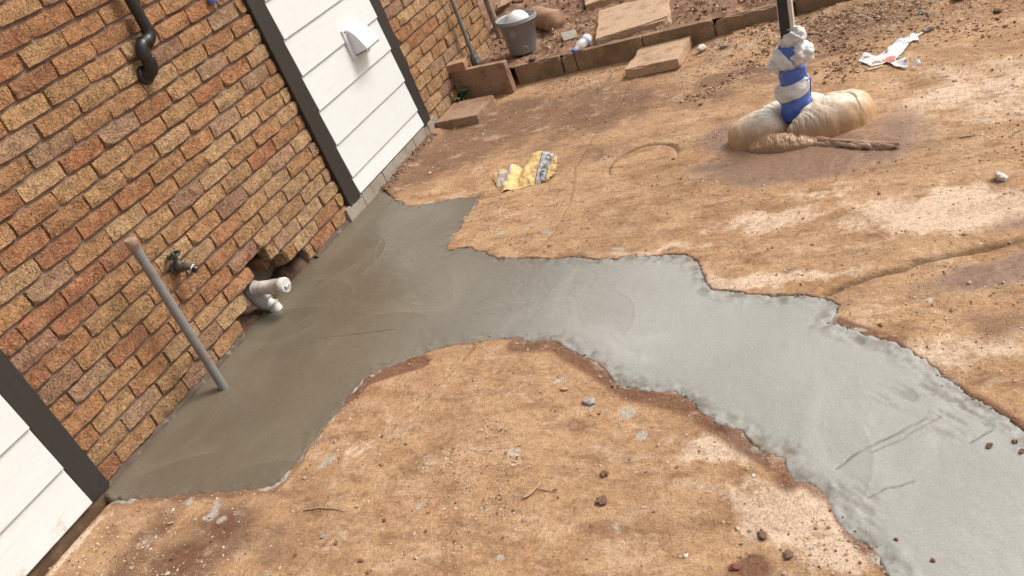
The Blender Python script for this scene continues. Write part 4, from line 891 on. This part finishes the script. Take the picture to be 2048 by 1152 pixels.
def text_on(body, fn, mat, name, parent):
    cu = bpy.data.curves.new('lettering', 'FONT'); cu.body = body; cu.size = 1; cu.resolution_u = 3
    to = bpy.data.objects.new('lettering', cu); COL.objects.link(to); bpy.context.view_layer.update()
    me = to.to_mesh(); V = [q.co.copy() for q in me.vertices]; Fq = [tuple(p.vertices) for p in me.polygons]; to.to_mesh_clear(); bpy.data.objects.remove(to); bpy.data.curves.remove(cu)
    wd = max(q.x for q in V); bm = bmesh.new(); vs = [bm.verts.new((q.x/wd, q.y/.73, 0)) for q in V]
    for q in Fq:
        try: bm.faces.new([vs[i] for i in q])
        except ValueError: pass
    bmesh.ops.triangulate(bm, faces=bm.faces)
    bmesh.ops.subdivide_edges(bm, edges=[e for e in bm.edges if e.calc_length() > .1], cuts=2)
    for q in bm.verts: q.co = fn(q.co.x, q.co.y)
    me2 = bpy.data.meshes.new(name); bm.to_mesh(me2); bm.free(); return link(name, me2, mat, parent)
def sack_text(s_, t_):
    top = np.array(G(1096, 310, .06))*(1-t_)+np.array(G(1104, 311, .06))*t_; bt = np.array(G(1079, 350, .03))*(1-t_)+np.array(G(1088, 350, .03))*t_
    p = top*(1-s_)+bt*s_; return Vector((p[0], p[1], float(sackz(np.array([p[0]]), np.array([p[1]]))[0])+.004))
text_on('CE TE N', sack_text, M['ink'], 'lettering', sack)

# torn printed paper with punched holes
PP = [(1715, 122, .006), (1728, 105.5, .02), (1754, 113, .006), (1777.7, 92.7, .03), (1797, 79, .035), (1821.6, 66.4, .03), (1846, 61.5, .02), (1846, 67, .01), (1836, 73, .008), (1840, 82, .004), (1825.5, 81, .008), (1815, 93, .012), (1802, 110, .012), (1797, 114, .012), (1807, 113.5, .02), (1821, 117, .03), (1838, 121, .03), (1845, 128, .015), (1828, 138.6, .004), (1807, 136.7, .004), (1790, 133, .004), (1772.8, 126, .004), (1758, 130.5, .006), (1740.5, 132.8, .004)]
PPP = [G(u, v, zz) for u, v, zz in PP]; PPZ = [q[2] for q in PP]; PH = [(G(1822, 124, .025), .017, .034), (G(1800, 117, .018), .020, .013)]
def paperf(a, b):
    ws = 0; zs_ = 0
    for (px_, py_), zq in zip(PPP, PPZ):
        w_ = 1/((a-px_)**2+(b-py_)**2+1e-5)**1.5; ws = ws+w_; zs_ = zs_+w_*zq
    zz = zs_/ws+.006*fbm(a, b, 14, 3, 401)+gz(2.95, 4.25)+.004
    ok = sdf(a, b, PPP) < 0
    for (c_, rx, ry) in PH: ok &= ((a-c_[0])/rx)**2+((b-c_[1])/ry)**2 > 1
    t = np.tile(np.array([.70, .69, .68]), (len(a), 1)); n_ = fbm(a, b, 26, 4, 402)
    t[n_ > .30] = np.array([.34, .21, .16]); t[(fbm(a, b, 11, 3, 403) > .52)] = np.array([.56, .56, .66])
    c_ = G(1780, 123, 0); t[((a-c_[0])/.03)**2+((b-c_[1])/.035)**2 < 1] = np.array([.62, .25, .22])
    return zz, ok, dict(tint=t)
pa = np.array(PPP); hf('torn_paper', pa[:, 0].min()-.01, pa[:, 0].max()+.01, pa[:, 1].min()-.01, pa[:, 1].max()+.01, .0035, paperf, M['paper'], label='torn white printed paper with punched holes on the dirt at upper right', cat='paper')
a, b = G(1751, 136); bm = roughbox(.075, .03, .006, .001, 2, .001, 20, 5); bmobj('cardboard_chip', bm, M['straw'], None, False, (a, b, gz(a, b)), (0, 0, .15), label='small yellowish chip lying below the torn paper', cat='chip')

# ------------------------------------------------------------------ single stones, clods, leaves, twigs
S('pebble', 2001, 358, .022, M['whitestone'], 11, 'single white pebble on bare dirt near the right edge', sq=(1.3, .9, .8))
S('stone', 1405, 106, .028, M['whitestone'], 12, 'pale grey stone right of the chipped paver', sq=(1.1, 1, .8))
S('stone', 1449, 103, .02, M['stone'], 13, 'flat brownish stone beside the pale grey one below the kerb', sq=(1.5, .8, .6))
S('stone', 1535, 46, .024, M['whitestone'], 14, 'small pale stone at the foot of the kerb left of the post')
S('stone', 1500, 58, .020, M['whitestone'], 15, 'whitish chip at the foot of the kerb, second from the post')
S('rock', 1690, 8, .11, M['stone'], 16, 'big grey rock at the end of the kerb, cut by the top edge', 'rock', sq=(1.5, .8, .55))
S('stone', 1845, 34, .02, M['stone'], 17, 'greyish stone on the dirt above the torn paper')
S('stone', 1921, 9, .034, M['stone'], 18, 'round tan stone near the top edge right of the paper', sq=(1.1, 1, .8))
S('soil_clod', 1996, 24, .026, M['clod'], 19, 'dark clod close to the upper right corner', 'clod')
S('stone', 1858, 63, .022, M['stone'], 20, 'small grey stone touching the upper tip of the torn paper', sq=(1.5, .7, .6))
S('soil_clod', 1208, 949, .015, M['clod'], 21, 'dark brown clump on the dirt island right of its middle', 'clod')
S('soil_clod', 1206, 1003, .017, M['clod'], 22, 'flat reddish clod below the dark brown clump', 'clod', sq=(1.3, 1, .5))
S('cement_lump', 1178, 804, .018, M['stone'], 23, 'grey cement lump near the inner edge of the concrete curve', 'cement lump', sq=(1.4, 1, .5))
S('soil_clod', 1580, 1112, .014, M['clod'], 24, 'crumbly dark clod near the bottom edge right of centre', 'clod', sq=(1.3, 1, .6))
S('red_fragment', 1470, 1137, .011, M['red'], 25, 'small red brick fragment on a damp patch at the bottom edge', 'fragment', sq=(1.5, 1, .6))
S('soil_clod', 1525, 1070, .014, M['clod'], 26, 'reddish clod on the pale patch beside the lower concrete edge', 'clod', sq=(1.2, 1, .4))
S('stone', 1373, 1114, .007, M['whitestone'], 27, 'small white stone on the dirt between two clods near the bottom edge')
S('pebble', 1793, 1080, .006, M['red'], 28, 'reddish pebble on the concrete, left one of the pair near the bottom', surf='c')
S('pebble', 1866, 1122, .0065, M['red'], 29, 'reddish pebble on the concrete, right one of the pair near the bottom', surf='c')
S('pebble', 1978, 893, .009, M['clod'], 30, 'dark pebble on the pale concrete near the right edge, left of two more', surf='c')
S('pebble', 2028, 884, .008, M['clod'], 31, 'dark pebble on the pale concrete, upper one close to the right edge', surf='c')
S('pebble', 2044, 905, .008, M['clod'], 32, 'dark pebble on the pale concrete, cut by the right edge', surf='c')
S('pebble', 852, 1064, .008, M['clod'], 33, 'dark pebble on the dirt near the bottom, left of the dry leaf')
S('pebble', 672, 1086, .009, M['clod'], 34, 'dark pebble at lower left beside the thin crack')
S('pebble', 646, 1074, .009, M['stone'], 35, 'grey pebble at lower left, left of the thin crack')
S('pebble', 770, 1042, .008, M['red'], 36, 'brownish red pebble at lower left, right of the thin crack')
S('pebble', 610, 957, .008, M['stone'], 37, 'grey pebble at the lower left corner edge of the wet concrete')
def leaf(name, u, v, ln, wd, rz, label, mat='leafdry', curl=.3):
    a, b = G(u, v); V = []; Fq = []; n_ = 8
    for i in range(n_+1):
        t = i/n_; w_ = wd*math.sin(math.pi*min(1, t*.92+.06))**.8; zc_ = .004+curl*ln*.25*(t-.5)**2
        V += [((t-.5)*ln, -w_, zc_+.25*w_), ((t-.5)*ln, 0, zc_), ((t-.5)*ln, w_, zc_+.25*w_)]
    for i in range(n_):
        for k in range(2): q_ = i*3+k; Fq.append((q_, q_+1, q_+4, q_+3))
    o = mesh(name, V, Fq, M[mat], None, True, (a, b, gz(a, b)), (0, 0, rz), label=label, cat='leaf'); md = o.modifiers.new('thickness', 'SOLIDIFY'); md.thickness = .0008
    return o
leaf('dry_leaf', 1061, 989, .055, .009, 1.0, 'dry tan leaf on the dirt island, left one of a crossed pair')
leaf('dry_leaf', 1077, 973, .040, .007, 1.35, 'dry tan leaf tip, upper one of the crossed pair')
leaf('dry_leaf', 1129, 778, .036, .010, -.1, 'short curled dry leaf near the inner curve of the concrete')
leaf('dry_leaf', 342, 1048, .034, .006, .3, 'slim pale leaf on the damp dirt at lower left')
leaf('dry_leaf', 912, 258, .05, .008, .45, 'pale curled leaf in front of the step paver')
def twig(pts, r_, label, mat='straw', name='twig', zoff=.004):
    P = []
    for u, v in pts: a, b = G(u, v); P.append(Vector((a, b, gz(a, b)+zoff)))
    return bmobj(name, tubebm(P, [r_]*(len(P)-1)+[r_*.5], 6), M[mat], None, True, label=label, cat='twig')
twig([(608, 1022), (640, 1018), (670, 1020), (690, 1024)], .0022, 'thin straw stalk lying on the damp dirt at lower left')
twig([(1075, 978), (1095, 983), (1116, 986)], .0016, 'thin stalk beside the pair of dry leaves')
twig([(1614, 15), (1650, 20), (1690, 18)], .004, 'straight pale twig at the foot of the kerb right of the post')
twig([(1668, 28), (1680, 18), (1700, 6)], .005, 'short forked twig leaning against the big grey rock')
twig([(1920, 276), (1945, 272), (1952, 268)], .003, 'tiny brown twig on bare dirt right of the sandbag')
# weed by the standing slab
wd = empty('weed', (.050, 4.79, .0), label='small green weed growing between the brick wall and the slabs', cat='plant')
for i in range(16):
    a = i*2.39; ln = .09+.07*((i*37) % 10)/10; el = .5+.6*((i*53) % 10)/10; d = Vector((abs(math.cos(a))*.7, math.sin(a), el)).normalized(); V = []; Fq = []
    sd_ = d.cross(Vector((0, 0, 1))).normalized(); base = Vector((.0+.006*(i % 3), .01*((i % 4)-1.5), .035+.012*(i % 5)))
    for j in range(6):
        t = j/5; w_ = .017*math.sin(math.pi*min(1, t*.9+.08)); c_ = base+d*ln*t+Vector((0, 0, -.06*t*t)); V += [c_-sd_*w_+Vector((0, 0, .004)), c_, c_+sd_*w_+Vector((0, 0, .004))]
    V = [(max(q_[0], -.02), q_[1], q_[2]) for q_ in V]
    for j in range(5):
        for k in range(2): q_ = j*3+k; Fq.append((q_, q_+1, q_+4, q_+3))
    mesh('leaf', V, Fq, M['weed'], wd, True)
bmobj('stem', tubebm([(0, 0, -.01), (.003, .002, .05), (.0, .0, .10)], [.004, .003, .002], 6), M['weed'], wd, True)

# ------------------------------------------------------------------ loose stuff nobody could count
nr_ = np.random.default_rng(5)
bm = bmesh.new(); bmesh.ops.create_icosphere(bm, subdivisions=1, radius=1); IV = np.array([q.co[:] for q in bm.verts]); IF = np.array([[q.index for q in f.verts] for f in bm.faces]); bm.free()
def scatter(name, px_, py_, pz_, size, cols, label, cat, sq=.7, mat='gravel', flat=None):
    n_ = len(px_); k = IV[None]*(1+.28*nr_.standard_normal((n_, len(IV), 1))).clip(.4, 1.7)*size[:, None, None]
    st = np.stack([nr_.uniform(.7, 1.5, n_), nr_.uniform(.6, 1.1, n_), nr_.uniform(.4, .9, n_)*sq/.7], -1)[:, None]; k = k*st
    a = nr_.uniform(0, 6.28, n_); c, s__ = np.cos(a)[:, None], np.sin(a)[:, None]
    kx = k[..., 0]*c-k[..., 1]*s__; ky = k[..., 0]*s__+k[..., 1]*c
    V = np.stack([kx+px_[:, None], ky+py_[:, None], k[..., 2]+(pz_+size*.25)[:, None]], -1).reshape(-1, 3)
    Fq = (IF[None]+(np.arange(n_)*len(IV))[:, None, None]).reshape(-1, 3)
    ci = nr_.integers(0, len(cols), n_); t = np.repeat(np.array(cols)[ci]*nr_.uniform(.75, 1.2, (n_, 1)), len(IV), 0)
    return npmesh(name, V, Fq, M[mat], False, dict(tint=t.clip(0, 1)), label=label, kind='stuff')
EARTH = [(.42, .26, .15), (.30, .155, .08), (.52, .40, .29), (.18, .085, .045), (.58, .50, .42), (.36, .30, .25)]
def dens(n_, fn, x0, x1, y0, y1):
    a = nr_.uniform(x0, x1, n_*6); b = nr_.uniform(y0, y1, n_*6); p = fn(a, b); k = nr_.random(n_*6) < p; return a[k][:n_], b[k][:n_]
def dn(a, b):
    s__ = nsdf(a, b); d = .10+.9*sm(.0, .5, fbm(a, b, 2.3, 4, 501))*sm(-.2, .4, fbm(a, b, 9, 3, 502)); d = d+.9*sm(4.3, 4.9, b)*sm(1.6, 2.2, a)+.35*(1-sm(.75, 1.2, b+.2*a))*(a < 1.2)
    return np.where((s__ > .015), d, 0)*((np.hypot(a-2.6, b-3.5) > .42)*1.0)
a, b = dens(17000, dn, .05, 3.9, .45, 4.93); sz = .0014+.0040*nr_.random(len(a))**3; sz *= 1+.5*sm(4.2, 4.9, b)
scatter('ground_gravel', a, b, ground_z(a, b), sz, EARTH, 'small gravel and grit strewn over the dirt', 'gravel')
a, b = dens(240, lambda a, b: np.where(nsdf(a, b) > .02, .3+.7*sm(4.3, 4.9, b)*sm(1.6, 2.2, a)+.5*(b < 1.3), 0)*(np.hypot(a-2.6, b-3.5) > .45), .1, 3.9, .5, 4.9); sz = .004+.006*nr_.random(len(a))**2
scatter('loose_pebbles', a, b, ground_z(a, b), sz, EARTH, 'loose pebbles scattered over the dirt', 'pebbles')
tr1 = GP([(1395, 195), (1450, 165), (1510, 130), (1530, 100)]); tr2 = GP([(1480, 70), (1560, 60), (1640, 75), (1720, 100), (1680, 140)]); tr3 = GP([(1650, 55), (1780, 40), (1900, 60), (1990, 60)])
a, b = dens(1500, lambda a, b: np.exp(-(np.minimum(dseg(a, b, tr1), dseg(a, b, tr2)*.6)/.06)**2)+.5*np.exp(-(dseg(a, b, tr3)/.09)**2), 1.5, 3.6, 3.9, 4.98); sz = .003+.009*nr_.random(len(a))**2.6
scatter('dirt_clods', a, b, ground_z(a, b), sz, [(.22, .115, .065), (.16, .08, .045), (.34, .2, .12), (.45, .3, .19)], 'trails of crumbled dirt clods along the foot of the kerb', 'clods')
def de(a, b): s__ = nsdf(a, b); return np.exp(-((s__-.006)/.013)**2)*sm(-.1, .4, fbm(a, b, 6, 3, 511))
a, b = dens(3500, de, .05, 3.8, .5, 3.7); sz = .0018+.0042*nr_.random(len(a))**2.5
scatter('cement_crumbs', a, b, np.maximum(ground_z(a, b), .0), sz, [(.24, .22, .185), (.17, .145, .115), (.28, .26, .225), (.20, .115, .068)], 'cement crumbs along the ragged edge of the concrete', 'crumbs')
def db(a, b): return (b > KA(a)+.05)*(.25+.75*sm(-.2, .4, fbm(a, b, 4, 3, 521)))*(1-((np.abs(a-1.26) < .27) & (np.abs(b-5.4) < .31))*1.0)*((np.hypot(a-.43, b-5.285) > .13)*1.0)
a, b = dens(3800, db, 0.02, 3.3, 5.0, 6.6); sz = .003+.012*nr_.random(len(a))**2.6
scatter('soil_crumbs', a, b, bed_z(a, b), sz, [(.24, .125, .072), (.17, .085, .05), (.34, .20, .125), (.45, .31, .21), (.13, .065, .04)], 'crumbly red soil and bark filling the garden bed', 'soil', 1.)
a, b = dens(700, lambda a, b: sm(.12, .0, a)*sm(3.2, 3.5, b), .03, .25, 3.1, 4.3); sz = .003+.007*nr_.random(len(a))**2
scatter('wall_foot_crumbs', a, b, ground_z(a, b), sz, [(.17, .085, .05), (.28, .16, .09), (.22, .17, .13)], 'soil crumbs along the foot of the plinth', 'soil')
# straw on the bed
V = []; Fq = []; n_ = 900; a, b = dens(n_, lambda a, b: (b > KA(a)+.05)*sm(-.1, .5, fbm(a, b, 3, 2, 531)), .05, 3.2, 5.0, 6.5)
for px_, py_, pz_ in zip(a, b, bed_z(a, b)):
    ln = rnd.uniform(.02, .09); th = rnd.uniform(0, 3.14); r_ = rnd.uniform(.0008, .0022); d = np.array([math.cos(th), math.sin(th), rnd.uniform(-.2, .3)])*ln/2; pc_ = np.array([px_, py_, pz_+.008]); sdv = np.array([-math.sin(th), math.cos(th), 0])*r_; up_ = np.array([0, 0, r_*1.4]); n0 = len(V)
    for e_ in (-1, 1):
        for q_ in (sdv, up_, -sdv): V.append(pc_+d*e_+q_)
    Fq += [(n0, n0+1, n0+4), (n0, n0+4, n0+3), (n0+1, n0+2, n0+5), (n0+1, n0+5, n0+4), (n0+2, n0, n0+3), (n0+2, n0+3, n0+5)]
npmesh('straw_litter', V, Fq, M['straw'], False, label='dry straw and twig litter on the garden bed', kind='stuff')
